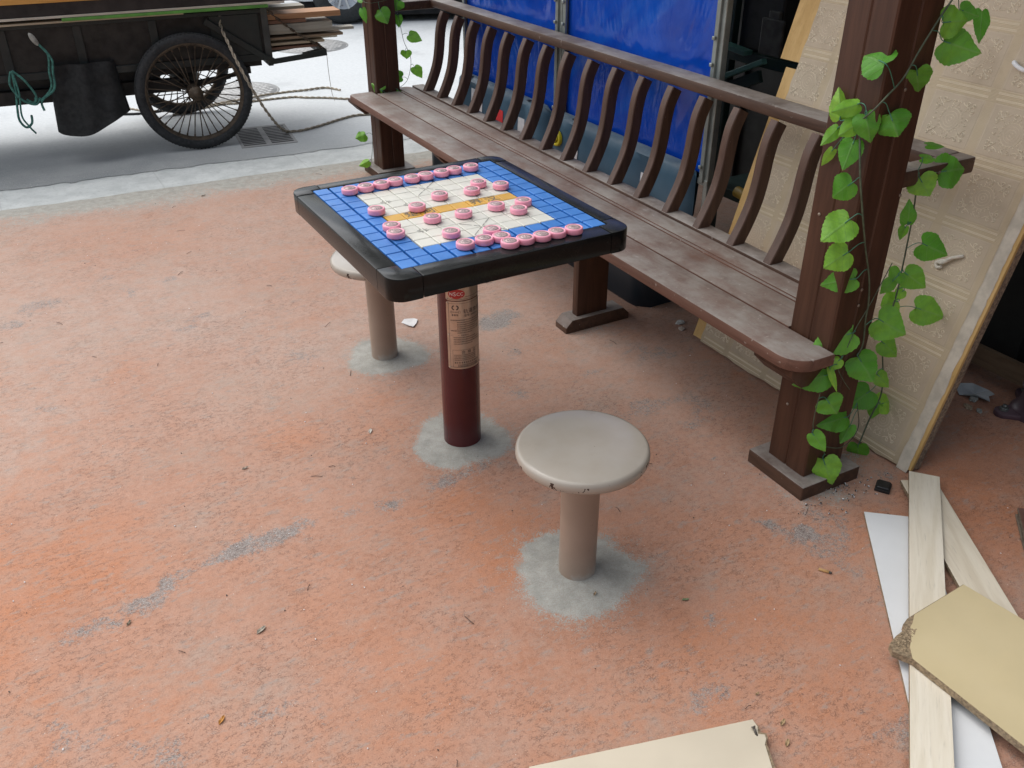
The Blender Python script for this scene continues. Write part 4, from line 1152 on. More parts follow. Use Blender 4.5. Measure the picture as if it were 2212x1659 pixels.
# fine grit and twigs: uncountable, one sheet of litter
random.seed(21); b = new_bm(); mats = []
for k in range(420):
    x, y = random.uniform(-1.7, 1.5), random.uniform(-1.75, 2.9)
    if abs(x - .7) > 0 and x > .65 and random.random() < .3: continue
    r = random.uniform(.0008, .0021); kind = 0 if random.random() < .65 else 1
    t = bmesh.new(); bmesh.ops.create_icosphere(t, subdivisions=1, radius=r)
    for v in t.verts: v.co = Vector((v.co.x * random.uniform(.8, 1.9), v.co.y * random.uniform(.7, 1.2), v.co.z * .7))
    t.transform(Matrix.Translation((x, y, .006)) @ Matrix.Rotation(random.uniform(0, 6), 4, 'Z'))
    n0 = len(b.faces); merge(b, t); b.faces.ensure_lookup_table()
    for f in b.faces[n0:]: f.material_index = kind
for k in range(45):
    x, y = random.uniform(-1.5, 1.3), random.uniform(-1.5, 2.9); a = random.uniform(0, PI); L = random.uniform(.007, .022)
    if math.hypot(x - 1.05, y + .6) < .12: continue
    n0 = len(b.faces)
    tube(b, [(x - L * math.cos(a), y - L * math.sin(a), .0062), (x + random.uniform(-.003, .003), y + random.uniform(-.003, .003), .0085), (x + L * math.cos(a), y + L * math.sin(a), .0065)], .0008, 5)
    b.faces.ensure_lookup_table()
    for f in b.faces[n0:]: f.material_index = 2
for k in range(60):
    x, y = random.gauss(.86, .09), random.gauss(-.79, .03); r = random.uniform(.001, .004)
    t = bmesh.new(); bmesh.ops.create_icosphere(t, subdivisions=1, radius=r); t.transform(Matrix.Translation((x, y, .007))); n0 = len(b.faces); merge(b, t); b.faces.ensure_lookup_table()
    for f in b.faces[n0:]: f.material_index = random.choice((0, 1, 2))
o = obj('grit', b, [M_litterw, paint('dark_grit', (.05, .045, .04), .9, .2, 50), paint('twig_brown', (.10, .065, .05), .9, .2, 50)], None); o['kind'] = 'stuff'
o['label'] = 'fine grit and twig bits scattered over the paving'; o['category'] = 'grit'

# ------------------------------------------------------------------ dark wall for the shade, rack and iron column at the right
M_dark = paint('unlit_space_dark', (.012, .014, .013), .7, .3, 3, bump=.1)  # near black colour stands in for the shade of an unlit interior
SH = thing('shade_wall', 'near black wall standing in for the unlit space behind the leaning board', 'wall', (2.35, -.8, 0))
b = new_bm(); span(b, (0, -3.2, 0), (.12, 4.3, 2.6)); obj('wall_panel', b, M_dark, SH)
b = new_bm(); 
for k in range(25): span(b, (-.02, -3.2 + .3 * k, .0), (-.002, -3.2 + .3 * k + .05, 2.5), .003)
obj('batten', b, M_dark, SH)
b = new_bm(); span(b, (-1.05, -3.2, 2.3), (.12, 4.3, 2.4)); obj('shade_cover', b, M_dark, SH)
M_green = paint('dark_green_steel', (.022, .05, .044), .4, .2, 7, dust=.25, dustc=(.12, .2, .19), bump=.05)
M_teal = paint('teal_edge', (.10, .26, .23), .4, .2, 7, bump=.05)
DC = thing('dark_cabinet', 'black cabinet in deep shade behind the timber batten at the right edge', 'cabinet', (1.86, -.9, .003))
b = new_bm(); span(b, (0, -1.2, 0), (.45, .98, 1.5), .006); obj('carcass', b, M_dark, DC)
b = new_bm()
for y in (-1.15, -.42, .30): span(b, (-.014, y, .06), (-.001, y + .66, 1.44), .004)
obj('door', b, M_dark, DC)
RK = thing('steel_rack', 'dark green steel rack standing in the shade between blue hoarding and board', 'rack', (1.83, .62, 0))
b = new_bm()
for x in (0, .42):
    for y in (-.36, .36): span(b, (x, y, 0.004), (x + .035, y + .035, 1.75), .003)
obj('frame', b, M_green, RK)
for z in (.20, .80, 1.3):
    b = new_bm(); span(b, (-.005, -.36, z), (.46, .40, z + .045), .003); obj('shelf', b, M_green, RK)
b = new_bm(); bar(b, (-.03, .42, .70), (-.03, .12, .835), .03, .022, .003); obj('brace', b, M_teal, RK)
b = new_bm(); bar(b, (-.02, .40, .655), (-.02, .14, .77), .02, .05, .003); obj('brace', b, M_green, RK)
b = new_bm(); bar(b, (-.03, .36, .862), (-.03, .22, .850), .05, .02, .003); obj('ledge', b, M_teal, RK)
b = new_bm(); span(b, (-.035, .04, .86), (-.02, .16, 1.0), .004); span(b, (-.03, .07, .98), (-.015, .13, 1.03), .004); obj('plate', b, paint('dull_plate', (.07, .075, .07), .5, .4, 20), RK)
b = new_bm(); span(b, (.02, .1, .85), (.4, .34, 1.12), .01); tag(obj('storage_box', b, paint('charcoal_box', (.03, .033, .033), .6, .2, 9), None), 'charcoal storage box on the middle shelf of the dark steel rack', 'box').location = (1.83, .62, 0)
b = new_bm(); tube(b, [(1.47, .24, .40), (1.47, .46, .42)], .022, 14); tag(obj('yellow_pipe', b, paint('yellow_pipe_paint', (.55, .36, .04), .5, .1, 9), None), 'short yellow pipe in the dark gap beside the leaning board', 'pipe')
b = new_bm(); span(b, (1.72, -.86, .055), (1.742, -.35, .125), .002); tag(obj('timber_batten', b, wood('weathered_batten', (.13, .085, .05), (.20, .14, .085), (10, 1, 10), 3, .7), None), 'weathered timber batten lying on edge in the shade behind the iron column', 'timber')
b = new_bm(); 
for y in (-.8, -.42): span(b, (1.70, y, .003), (1.80, y + .05, .0545), .002)
tag(obj('timber_block', b, M_edge, None), 'low dark timber blocks carrying the batten', 'timber')
IC = thing('iron_column', 'purple brown cast iron column with a bolted three lobed foot at the right edge', 'column', (1.695, -.805, 0))
M_iron = paint('purple_iron', (.075, .042, .055), .45, .25, 10, dust=.35, dustc=(.2, .15, .16), bump=.15, bscale=120)
b = new_bm(); lathe(b, [(.0, .004), (.085, .004), (.085, .020), (.078, .030), (.066, .045), (.060, .090), (.068, .098), (.070, .106), (.064, .114), (.050, .118), (.047, .5), (.047, 2.3)], 40); soft(obj('shaft', b, M_iron, IC))
for k, a in enumerate((150, 235, 55, 325)):
    b = new_bm(); poly = []
    ca, sa = math.cos(R(a)), math.sin(R(a))
    for k2 in range(13):
        t_ = R(-90 + 180 * k2 / 12); poly.append((.115 + .028 * math.cos(t_), .028 * math.sin(t_)))
    poly += [(.05, .045), (.05, -.045)]
    prism(b, [(x * ca - y * sa, x * sa + y * ca) for x, y in poly], .004, .022, .004); lug = soft(obj('lug', b, M_iron, IC))
    b = new_bm(); prism(b, [(.115 * ca + .014 * math.cos(R(60 * q)), .115 * sa + .014 * math.sin(R(60 * q))) for q in range(6)], .0225, .034, .002); lathe(b, [(.007, .034), (.007, .042), (0, .042)], 12, (.115 * ca, .115 * sa, 0)); obj('bolt', b, paint('bolt_steel', (.16, .17, .16), .45, .2, 30, metal=.5) if k == 0 else bpy.data.materials['bolt_steel'], lug)

# ------------------------------------------------------------------ drain grate, manholes
M_iron2 = paint('road_iron', (.20, .205, .205), .6, .2, 14, dust=.5, dustc=(.38, .38, .37), bump=.3, bscale=200)
M_hole = paint('drain_shade', (.006, .006, .007), .9, .1, 4, bump=0)
GR = thing('drain_grate', 'slotted iron drain grate set in the road beside the tricycle wheel', 'drain', (.455, 3.705, 0), R(-7))
b = new_bm(); span(b, (-.172, -.235, .0035), (.172, .235, .0042)); obj('pit', b, M_hole, GR)  # flat black sheet, the shade of a deep drain in its colour
b = new_bm()
xs_ = [-.21, -.178, -.022, .022, .178, .21]
for x0, x1 in ((-.172, -.154), (-.017, .017), (.154, .172)): span(b, (x0, -.235, .0044), (x1, .235, .0054))
ns = 11
for k in range(ns + 1):
    yc = -.205 + .41 * k / ns
    y0g, y1g = (yc - .0072, yc + .0072)
    if k == 0: y0g = -.235
    if k == ns: y1g = .235
    for x0, x1 in ((-.154, -.017), (.017, .154)): span(b, (x0, y0g, .0044), (x1, y1g, .0054))
obj('grating', b, M_iron2, GR)
def manhole(x, y, r, lab, rz):
    t = thing('manhole_cover', lab, 'manhole cover', (x, y, .003), rz, 'manhole covers in the road')
    b = new_bm(); lathe(b, [(r + .02, .0), (r + .018, .003), (r + .004, .003), (r + .003, .001)], 64, cap=False); obj('ring', b, M_iron2, t)
    b = new_bm(); lathe(b, [(r, .0005), (r, .003), (0, .003)], 64, cap=False)
    for i in range(-6, 7):
        for j in range(-6, 7):
            if math.hypot(i, j) < 6.1: box(b, (i * r / 6.8, j * r / 6.8, .0036), (r / 10, r / 16 if (i + j) % 2 else r / 10, .0022), Matrix.Rotation(PI / 4 if (i + j) % 2 else 0, 3, 'Z'))
    obj('cover', b, paint('pale_iron', (.40, .40, .39), .6, .15, 14, bump=.2) if 'pale_iron' not in bpy.data.materials else bpy.data.materials['pale_iron'], t)
manhole(1.69, 6.45, .33, 'round manhole cover in the pale road beyond the planks of the load', .3)
manhole(.62, 5.0, .30, 'round manhole cover in the road behind the tricycle rear wheel', .3)

# ------------------------------------------------------------------ cargo tricycle
M_tyre = paint('dusty_tyre', (.020, .022, .024), .75, .25, 20, dust=0, bump=.3, bscale=220, stain=.4, stainc=(.07, .07, .068))
M_rim = paint('rusty_rim', (.085, .062, .042), .6, .35, 26, metal=.4, bump=.3, bscale=200, stain=.5, stainc=(.16, .14, .11))
M_cart = paint('cart_green_black', (.014, .019, .017), .55, .3, 6, bump=.15, bscale=90, stain=.35, stainc=(.026, .024, .02))
M_cart2 = paint('cart_grimy_brown', (.017, .0145, .011), .7, .35, 7, bump=.2, stain=.4, stainc=(.015, .014, .013))
CT_ = thing('cargo_tricycle', 'old dark green cargo tricycle with spoked wheels loaded with boards', 'tricycle', (.13, 4.07, .003), R(-4.5))
def CP(bm, nm, mat, par=CT_): return obj(nm, bm, mat, par)
def make_wheel(loc, sgn):
    b = new_bm(); torus(b, .305, .032, 72, 14, 1.0)
    for k in range(96):
        a = 2 * PI * k / 96
        for sy in (-1, 1):
            box(b, (.333 * math.cos(a), sy * .013, .333 * math.sin(a)), (.004, .016, .007), Matrix.Rotation(-a, 3, 'Y'))
    w_ = CP(b, 'wheel', M_tyre); w_.location = loc
    b = new_bm()
    rings = []
    for k in range(73):
        a = 2 * PI * k / 72
        rings.append([b.verts.new((r * math.cos(a), y, r * math.sin(a))) for r, y in ((.284, -.020), (.279, -.021), (.266, -.012), (.262, 0), (.266, .012), (.279, .021), (.284, .020))])
    for A_, B_ in zip(rings, rings[1:]):
        for k in range(6): 
            f = b.faces.new((A_[k], A_[k + 1], B_[k + 1], B_[k])); f.smooth = True
    bmesh.ops.remove_doubles(b, verts=b.verts[:], dist=1e-5); obj('rim', b, M_rim, w_)
    b = new_bm(); random.seed(5)
    for k in range(36):
        a = 2 * PI * k / 36; s = -1 if k % 2 else 1; off = .22 * (1 if (k // 2) % 2 else -1)
        tube(b, [(.034 * math.cos(a + off), s * .042, .034 * math.sin(a + off)), (.264 * math.cos(a), s * .004, .264 * math.sin(a))], .0033, 6)
        box(b, (.258 * math.cos(a), s * .004, .258 * math.sin(a)), (.016, .009, .009), Matrix.Rotation(-a, 3, 'Y'))
    obj('spoke_set', b, M_rim, w_)
    b = new_bm(); lathe(b, [(0, -.075), (.016, -.075), (.018, -.066), (.028, -.064), (.028, -.050), (.042, -.048), (.042, -.038), (.026, -.034), (.026, .034), (.042, .038), (.042, .048), (.02, .05), (.02, .08), (0, .08)], 28, cap=False)
    b.transform(Matrix.Rotation(R(90) * (1 if sgn < 0 else 1), 4, 'X')); obj('hub', b, M_rim, w_)
    return w_
make_wheel((-.035, -.46, .337), -1)
w2 = make_wheel((-.02, .46, .337), 1)
b = new_bm(); tube(b, [(-.03, -.42, .337), (-.03, .42, .337)], .022, 12); lathe(b, [(0, -.11), (.07, -.09), (.10, -.03), (.10, .03), (.07, .09), (0, .11)], 20, (0, 0, 0), cap=False) if False else None; CP(b, 'axle', M_cart2)
b = new_bm()
t = bmesh.new(); lathe(t, [(0, -.13), (.05, -.12), (.085, -.05), (.085, .05), (.05, .12), (0, .13)], 20, cap=False); t.transform(Matrix.Translation((-.03, .05, .337)) @ Matrix.Rotation(R(90), 4, 'X')); merge(b, t); CP(b, 'axle_housing', M_cart2)
for sy in (-.33, .33):
    b = new_bm()
    for k in range(4):
        bar(b, (-.36 + .05 * k, sy, .40 - .012 * k), (-.04, sy, .365 - .006 * k), .05, .008); bar(b, (-.04, sy, .365 - .006 * k), (.30 - .05 * k, sy, .40 - .012 * k), .05, .008)
    CP(b, 'leaf_spring', M_cart2)
b = new_bm()
for sy in (-.33, .33): bar(b, (-2.1, sy, .385), (-.10, sy, .365), .045, .075, .004); bar(b, (-.3, sy, .45), (.40, sy, .455), .045, .045, .004)
for x in (-1.7, -1.2, -.55, .3): bar(b, (x, -.37, .415), (x, .37, .415), .05, .04, .003)
CP(b, 'chassis', M_cart2)
BX0, BX1, BY0, BY1, BZ0, BZ1 = -1.85, .425, -.40, .40, .485, .755
b = new_bm(); span(b, (BX0, BY0, BZ0), (BX1, BY1, BZ0 + .02)); CP(b, 'floor', M_cart2)
for nm, y in (('side_panel', BY0), ('side_panel', BY1 - .012)):
    b = new_bm(); span(b, (BX0, y, BZ0 + .021), (BX1, y + .012, BZ1)); p_ = CP(b, nm, M_cart2)
    yo = y - .010 if y < 0 else y + .012
    b = new_bm()
    for x in (-1.8, -1.4, -1.0, -.62, -.22, .12, .36): span(b, (x, yo, BZ0 + .03), (x + .045, yo + .010, BZ1 - .012), .003)
    span(b, (BX0, yo - .002, BZ0 - .012), (BX1, yo + .013, BZ0 + .028), .003); span(b, (BX0, yo - .002, BZ1 - .012), (BX1, yo + .013, BZ1 + .012), .003)
    obj('rib', b, M_cart, p_)
b = new_bm(); span(b, (.16, BY0 - .013, BZ0 + .03), (.40, BY0 - .010, BZ1 - .015)); CP(b, 'steel_cladding', M_cart)
b = new_bm(); span(b, (BX0 - .012, BY0, BZ0 + .021), (BX0 - .001, BY1, BZ1 + .1)); CP(b, 'front_panel', M_cart)
for sy in (BY0 - .014, BY1 - .02):
    b = new_bm(); span(b, (BX1 - .005, sy, BZ0 - .03), (BX1 + .035, sy + .034, BZ1 + .02), .003); CP(b, 'corner_post', paint('corner_grey', (.05, .055, .052), .5, .3, 9, stain=.4) if 'corner_grey' not in bpy.data.materials else bpy.data.materials['corner_grey'])
# mudguard brace
b = new_bm(); bar(b, (.09, BY0 - .03, .72), (.40, BY0 - .03, .50), .012, .035, .002); bar(b, (.40, BY0 - .03, .50), (.46, BY0 - .03, .47), .012, .03, .002); CP(b, 'brace', M_cart)
# lowered tailgate frame and its chain
b = new_bm()
TZ = .452
bar(b, (.44, BY0 + .00, TZ + .005), (.80, BY0 + .01, TZ + .03), .03, .028, .003); bar(b, (.44, BY0 + .36, TZ), (.78, BY0 + .36, TZ + .03), .026, .026, .003); bar(b, (.44, BY1 - .02, TZ), (.78, BY1 - .02, TZ + .03), .026, .026, .003)
bar(b, (.445, BY0 - .012, TZ), (.445, BY1, TZ), .03, .03, .003); bar(b, (.785, BY0 - .005, TZ + .03), (.785, BY1, TZ + .03), .03, .03, .003)
bar(b, (.66, BY0 + .03, TZ + .028), (.80, BY0 + .03, TZ + .048), .07, .012, .002)
tg = CP(b, 'tailgate', M_cart)
b = new_bm(); ch0, ch1 = Vector((.45, BY0 - .005, .765)), Vector((.79, BY0 + .02, TZ + .06))
for k in range(17):
    p = ch0.lerp(ch1, k / 17); q = ch0.lerp(ch1, (k + 1.25) / 17)
    sag = Vector((0, 0, -.022 * math.sin(PI * k / 17)))
    bar(b, p + sag, q + sag, .006 if k % 2 else .016, .016 if k % 2 else .006, .002)
obj('chain', b, M_rim, tg)
# battery box and clutter under the bed, front fork and wheel further left
b = new_bm(); span(b, (-1.25, -.30, .385), (-.20, -.05, .475), .008); span(b, (-.95, -.2, .33), (-.70, .2, .47), .008); CP(b, 'battery_box', M_cart)
b = new_bm(); bar(b, (-2.1, 0, .40), (-2.55, 0, .62), .05, .06, .004); tube(b, [(-2.55, 0, .30), (-2.50, 0, .62), (-2.42, 0, 1.02)], .02, 10); tube(b, [(-2.40, -.30, 1.05), (-2.45, -.12, 1.0), (-2.42, 0, 1.02), (-2.45, .12, 1.0), (-2.40, .30, 1.05)], .013, 10)
bar(b, (-2.55, -.05, .337), (-2.52, -.05, .70), .014, .02); bar(b, (-2.55, .05, .337), (-2.52, .05, .70), .014, .02); CP(b, 'front_fork', M_cart)
fw_ = bpy.data.objects['wheel'].copy(); COL.objects.link(fw_); fw_.parent = CT_; fw_.location = (-2.55, 0, .337)
for ch in bpy.data.objects['wheel'].children:
    c = ch.copy(); COL.objects.link(c); c.parent = fw_
b = new_bm(); span(b, (-2.25, -.11, .78), (-2.0, .11, .84), .03, 3); tube(b, [(-2.12, 0, .40), (-2.12, 0, .79)], .018, 8); CP(b, 'saddle', M_cart)

def cl(p):
    """tricycle coordinates to the world"""
    a = R(-4.5); return (.13 + p[0] * math.cos(a) - p[1] * math.sin(a), 4.07 + p[0] * math.sin(a) + p[1] * math.cos(a), .003 + p[2])
G = 'boards loaded on the cargo tricycle'
def load(nm, x0, x1, y0, y1, z0, z1, mat, lab, rz=0., tilt=0.):
    cx, cy = (x0 + x1) / 2, (y0 + y1) / 2
    b = new_bm(); span(b, (x0 - cx, y0 - cy, 0), (x1 - cx, y1 - cy, z1 - z0), .0015)
    o = obj(nm, b, mat, None); o.location = cl((cx, cy, z0)); o.rotation_euler = (0, R(tilt), R(-4.5 + rz))
    return tag(o, lab, 'board', G)
W = lambda nm, c1, c2: wood(nm, c1, c2, (1, 12, 12), 4, .65, bump=.12)
M_lc = paint('load_cream', (.54, .50, .42), .6, .12, 5); M_lg = paint('load_green_edge', (.10, .30, .05), .6, .2, 9); M_lo = W('load_orange', (.55, .27, .06), (.68, .36, .10)); M_ly = paint('load_yellow', (.62, .44, .08), .5, .1, 7)
M_ld = paint('load_dark', (.022, .018, .016), .7, .3, 6); M_lr = paint('load_red', (.42, .03, .04), .5, .15, 6); M_lw = W('load_raw', (.38, .31, .21), (.50, .42, .30)); M_lwg = W('load_grey', (.30, .28, .23), (.42, .40, .34)); M_lb = W('load_brown', (.16, .085, .055), (.24, .13, .085))
load('board', -1.95, -.02, -.46, .3, .768, .778, M_lw, 'raw wooden board at the very bottom of the load, left part', 0, -.15)
load('board', -.66, .46, -.475, .42, .7785, .794, M_lg, 'cream faced board with ragged green edge just above the tricycle box', 0, -.1)
load('board', -1.95, .56, -.468, .36, .7945, .807, M_lc, 'long cream board running the length of the load', 0, -.1)
load('board', -1.95, .62, -.462, .40, .8075, .8745, M_ld, 'thick dark board in the middle of the load', 0, 0)
load('board', -1.95, .05, -.475, .34, .875, .902, M_lo, 'long orange board near the top of the load', 0, 0)
load('board', -1.95, -.86, -.466, .30, .9025, .922, M_ly, 'yellow board end on top of the orange board at far left', 0, 0)
load('board', -.8, .4, -.46, .3, .9025, .915, M_ld, 'thin dark board lying on the orange board', 0, 0)
load('board', -1.6, -.2, -.40, .25, .9225, .935, M_lr, 'red faced board at the top of the load', 0, 0)
load('board', -1.9, -.3, -.38, .22, .9355, .95, M_lg, 'green faced board on the very top of the load', 0, 0)
# planks sticking out of the open tail
tails = [(.92, -.36, -.20, .690, .722, W('t_orange', (.38, .20, .10), (.50, .28, .15)), 'orange brown plank, topmost of those sticking out of the tail'),
         (.70, -.37, -.30, .668, .688, M_lb, 'short red brown plank second from the top at the tail'),
         (.86, -.375, -.12, .622, .664, M_lwg, 'wide grey plank at the tail below the brown ones'),
         (1.00, -.35, -.28, .604, .621, M_lwg, 'longest pale grey slat sticking furthest out of the tail'),
         (.985, -.27, -.18, .590, .603, M_lw, 'pale slat just under the longest slat at the tail'),
         (.925, -.37, -.26, .575, .5895, W('t_tan', (.24, .17, .11), (.33, .24, .16)), 'tan brown slat in the middle of the tail bundle'),
         (.90, -.26, -.10, .560, .574, M_lc, 'cream slat in the lower half of the tail bundle'),
         (.80, -.375, -.28, .545, .559, M_lw, 'raw slat above the lowest planks at the tail'),
         (.93, -.20, -.02, .535, .545, M_lc, 'cream plank low in the tail bundle behind the nearest slats'),
         (.77, -.37, -.24, .520, .534, M_lb, 'dark brown slat, lowest near one in the tail bundle')]
for k, (x1, y0, y1, z0, z1, mt, lab) in enumerate(tails):
    load('plank', x1 - 1.5, x1, y0 + .0, y1, z0, z1, mt, lab, (k % 3 - 1) * .7, 0)
for k, (x1, y0, y1, z0, z1) in enumerate(((.84, .0, .12, .60, .63), (.72, .02, .2, .64, .67), (.88, .06, .18, .56, .58), (.66, .1, .3, .68, .71), (.76,-.1,.02,.70,.725))):
    load('plank', x1 - 1.4, x1, y0, y1, z0, z1, (M_lw, M_lwg, M_lc)[k % 3], 'pale inner plank deep in the tail bundle, %s' % ('second lowest', 'third from the bottom', 'lowest', 'second from the top', 'topmost')[k], 0, 0)
# black sack hanging under the bed
b = new_bm(); nx, ny = 22, 18
def sackp(u, v, side):
    x = -.80 + .37 * u + .04 * (v - .5) * (1 - 2 * u) * -1 + .02 * (1 - v) * (u - .5); z = .55 - .32 * v - .05 * v * (1 - u) + .03 * math.sin(u * 5 + v * 3) * v
    bulge = math.sin(PI * min(1, max(0, u))) ** .5 * (.05 + .07 * v) + .014 * math.sin(u * 15 + v * 2) + .02 * mnoise.noise(Vector((u * 4, v * 3, 5.)))
    return (x, -.415 - (bulge if side else -bulge * .6), z)
for side in (0, 1):
    V = [[b.verts.new(sackp(i / nx, j / ny, side)) for j in range(ny + 1)] for i in range(nx + 1)]
    for i in range(nx):
        for j in range(ny):
            q = (V[i][j], V[i][j + 1], V[i + 1][j + 1], V[i + 1][j]); f = b.faces.new(q if not side else q[::-1]); f.smooth = True
bmesh.ops.remove_doubles(b, verts=b.verts[:], dist=.002)
for v in b.verts: v.co = Vector(cl(v.co))
bmesh.ops.recalc_face_normals(b, faces=b.faces[:])
tag(obj('black_sack', b, paint('black_canvas', (.012, .013, .013), .75, .35, 12, bump=.4, bscale=30), None), 'black canvas sack hanging under the tricycle bed left of the wheel', 'sack')

# ------------------------------------------------------------------ ropes
M_rope = paint('hemp_rope', (.36, .31, .24), .9, .25, 90, bump=.8, bscale=260); M_trope = paint('teal_rope', (.05, .17, .14), .85, .4, 60, bump=.8, bscale=300); M_dl = paint('black_cable', (.02, .02, .022), .6, .2, 9)
def rope(pts, r, mat, lab, n_=10, nm='rope', twist=True):
    P_ = smooth_path(pts, n_); b = new_bm()
    if twist:
        # two twisted strands
        fine = []
        for a, c in zip(P_, P_[1:]):
            for q in range(4): fine.append(a.lerp(c, q / 4))
        fine.append(P_[-1])
        FP, FT_, FN = frames(fine); L = 0
        s1, s2 = [], []
        for i, (p, t_, nn) in enumerate(zip(FP, FT_, FN)):
            if i: L += (FP[i] - FP[i - 1]).length
            a = L / (r * 5.5) * PI * 2 / 2; bn = t_.cross(nn); o_ = (nn * math.cos(a) + bn * math.sin(a)) * r * .55
            s1.append(p + o_); s2.append(p - o_)
        tube(b, s1, r * .62, 6); tube(b, s2, r * .62, 6)
    else: tube(b, P_, r, 7)
    return tag(obj(nm, b, mat, None), lab, 'rope')
rope([(.285, 3.655, .745), (.275, 3.64, .69), (.285, 3.58, .62), (.31, 3.50, .50), (.36, 3.47, .36), (.43, 3.50, .22), (.51, 3.58, .10), (.575, 3.665, .03), (.62, 3.69, .011), (.70, 3.68, .010), (.84, 3.73, .010), (1.03, 3.825, .010), (1.16, 3.86, .010), (1.32, 3.80, .010)], .0085, M_rope, 'hemp rope tied to the tricycle bed, drooping over the drain grate to the bench', 9)
rope([(.10, 4.55, .010), (.35, 4.66, .010), (.55, 4.70, .010), (.731, 4.748, .010), (.937, 4.767, .010), (1.08, 4.75, .012), (1.196, 4.76, .012), (1.257, 4.734, .011), (1.31, 4.62, .010)], .008, M_rope, 'loose hemp rope end lying on the road, the farther of two', 9)
rope([(.05, 4.50, .010), (.383, 4.63, .010), (.55, 4.60, .010), (.705, 4.612, .010), (.924, 4.59, .010), (1.008, 4.525, .010), (1.142, 4.44, .010), (1.263, 4.33, .010), (1.5, 4.2, .010)], .008, M_rope, 'hemp rope lying on the road and running behind the bench post, the nearer of two', 9)
rope([(-.45, 4.95, .010), (-.237, 4.919, .010), (-.08, 4.70, .010), (.1, 4.64, .01)], .007, M_rope, 'short hemp rope lying behind the black sack', 8)
rope([(-.50, 4.78, .010), (-.28, 4.711, .010), (-.085, 4.649, .010), (.12, 4.70, .01)], .009, M_dl, 'black cable lying on the road behind the wheel', 8, 'cable', False)
teal = [[(-.737, 3.645, .724), (-.712, 3.64, .68), (-.677, 3.64, .621), (-.692, 3.64, .528), (-.70, 3.64, .45), (-.759, 3.64, .393), (-.80, 3.64, .40)],
        [(-.712, 3.645, .68), (-.665, 3.635, .60), (-.674, 3.635, .53), (-.690, 3.63, .44), (-.765, 3.635, .385), (-.766, 3.63, .331)],
        [(-.873, 3.64, .555), (-.882, 3.64, .443), (-.902, 3.64, .321), (-.897, 3.64, .276), (-.875, 3.64, .25), (-.845, 3.64, .27), (-.837, 3.64, .313)],
        [(-.873, 3.635, .555), (-.868, 3.63, .44), (-.885, 3.63, .32), (-.865, 3.63, .26), (-.838, 3.63, .213)],
        [(-.873, 3.64, .555), (-.825, 3.63, .50), (-.79, 3.63, .42), (-.807, 3.63, .38), (-.84, 3.63, .40)],
        [(-.88, 3.65, .55), (-.90, 3.64, .48), (-.86, 3.63, .40), (-.80, 3.63, .37), (-.77, 3.64, .40)]]
b = new_bm()
for k, ps in enumerate(teal): tube(b, smooth_path(ps, 8), .0065 if k != 3 else .005, 7)
tag(obj('teal_rope', b, M_trope, None), 'tangled teal nylon rope tied to the left of the black sack', 'rope')
b = new_bm(); bmesh.ops.create_uvsphere(b, u_segments=12, v_segments=8, radius=1)
for v in b.verts: v.co = Vector((-.728 + v.co.x * .016 - v.co.z * .014, 3.64 + v.co.y * .014, .705 + v.co.z * .035))
tag(obj('rope_knot', b, paint('pale_rag', (.30, .30, .27), .9, .2, 40, bump=.5), None, smooth=True), 'pale rag knot at the top of the teal rope', 'rag')
rope([(.925, 3.70, .50), (.925, 3.70, .36), (.93, 3.69, .22), (.94, 3.68, .17)], .0016, M_rope, 'thin grey string dangling from the tailgate', 6, 'string', False)

# ------------------------------------------------------------------ car far behind
CA = thing('car', 'pale car parked across the road, only its sill and a wheel in view', 'car', (2.40, 7.43, .003), R(-19))
M_carw = paint('car_white', (.62, .66, .68), .22, .04, 3, bump=0); M_cart_ = paint('car_tyre', (.022, .026, .028), .7, .2, 20, bump=.1); M_carp = paint('car_underside_shade', (.006, .006, .007), .9, .2, 5, bump=0); M_alloy = paint('alloy', (.55, .58, .60), .3, .05, 9, metal=.7, bump=0); M_glass = paint('car_glass', (.01, .012, .014), .05, .1, 3, bump=0)
prof_lo = [(-.85, .42), (-.82, .30), (-.45, .22), (3.0, .20), (3.35, .30), (3.5, .45), (3.5, .72), (3.1, .84), (2.55, .90), (1.95, 1.38), (.55, 1.42), (-.25, .98), (-.8, .88), (-.87, .7)]
b = new_bm()
secs = []
for y, sc_ in ((-.02, .90), (.0, .97), (.05, 1.), (1.65, 1.), (1.70, .97), (1.72, .90)):
    ring = []
    for (x, z) in prof_lo:
        cy = .55; zz = cy + (z - cy) * sc_; inset = 0
        yy_ = y
        if z > .95: yy_ = .85 + (y - .85) * .80
        ring.append(b.verts.new((1.3 + (x - 1.3) * sc_, yy_, zz)))
    secs.append(ring)
for A_, B_ in zip(secs, secs[1:]):
    for k in range(len(prof_lo)): b.faces.new((A_[k], A_[(k + 1) % len(prof_lo)], B_[(k + 1) % len(prof_lo)], B_[k]))
b.faces.new(secs[0]); b.faces.new(secs[-1][::-1]); bmesh.ops.recalc_face_normals(b, faces=b.faces[:])
soft(obj('body', b, M_carw, CA), 30)
b = new_bm(); span(b, (-.45, .03, .07), (3.0, 1.64, .215)); obj('underside_shade', b, M_carp, CA)  # car floor dropped low and near black as the shadow beneath the car
b = new_bm()
for y, s in ((.135, -1), (1.565, 1)):
    vs = [b.verts.new(p) for p in ((.62, y + s * -.0, 1.34), (1.88, y, 1.31), (2.35, y + s * .10, .97), (-.05, y + s * .10, .99))]; b.faces.new(vs)
obj('window', b, M_glass, CA)
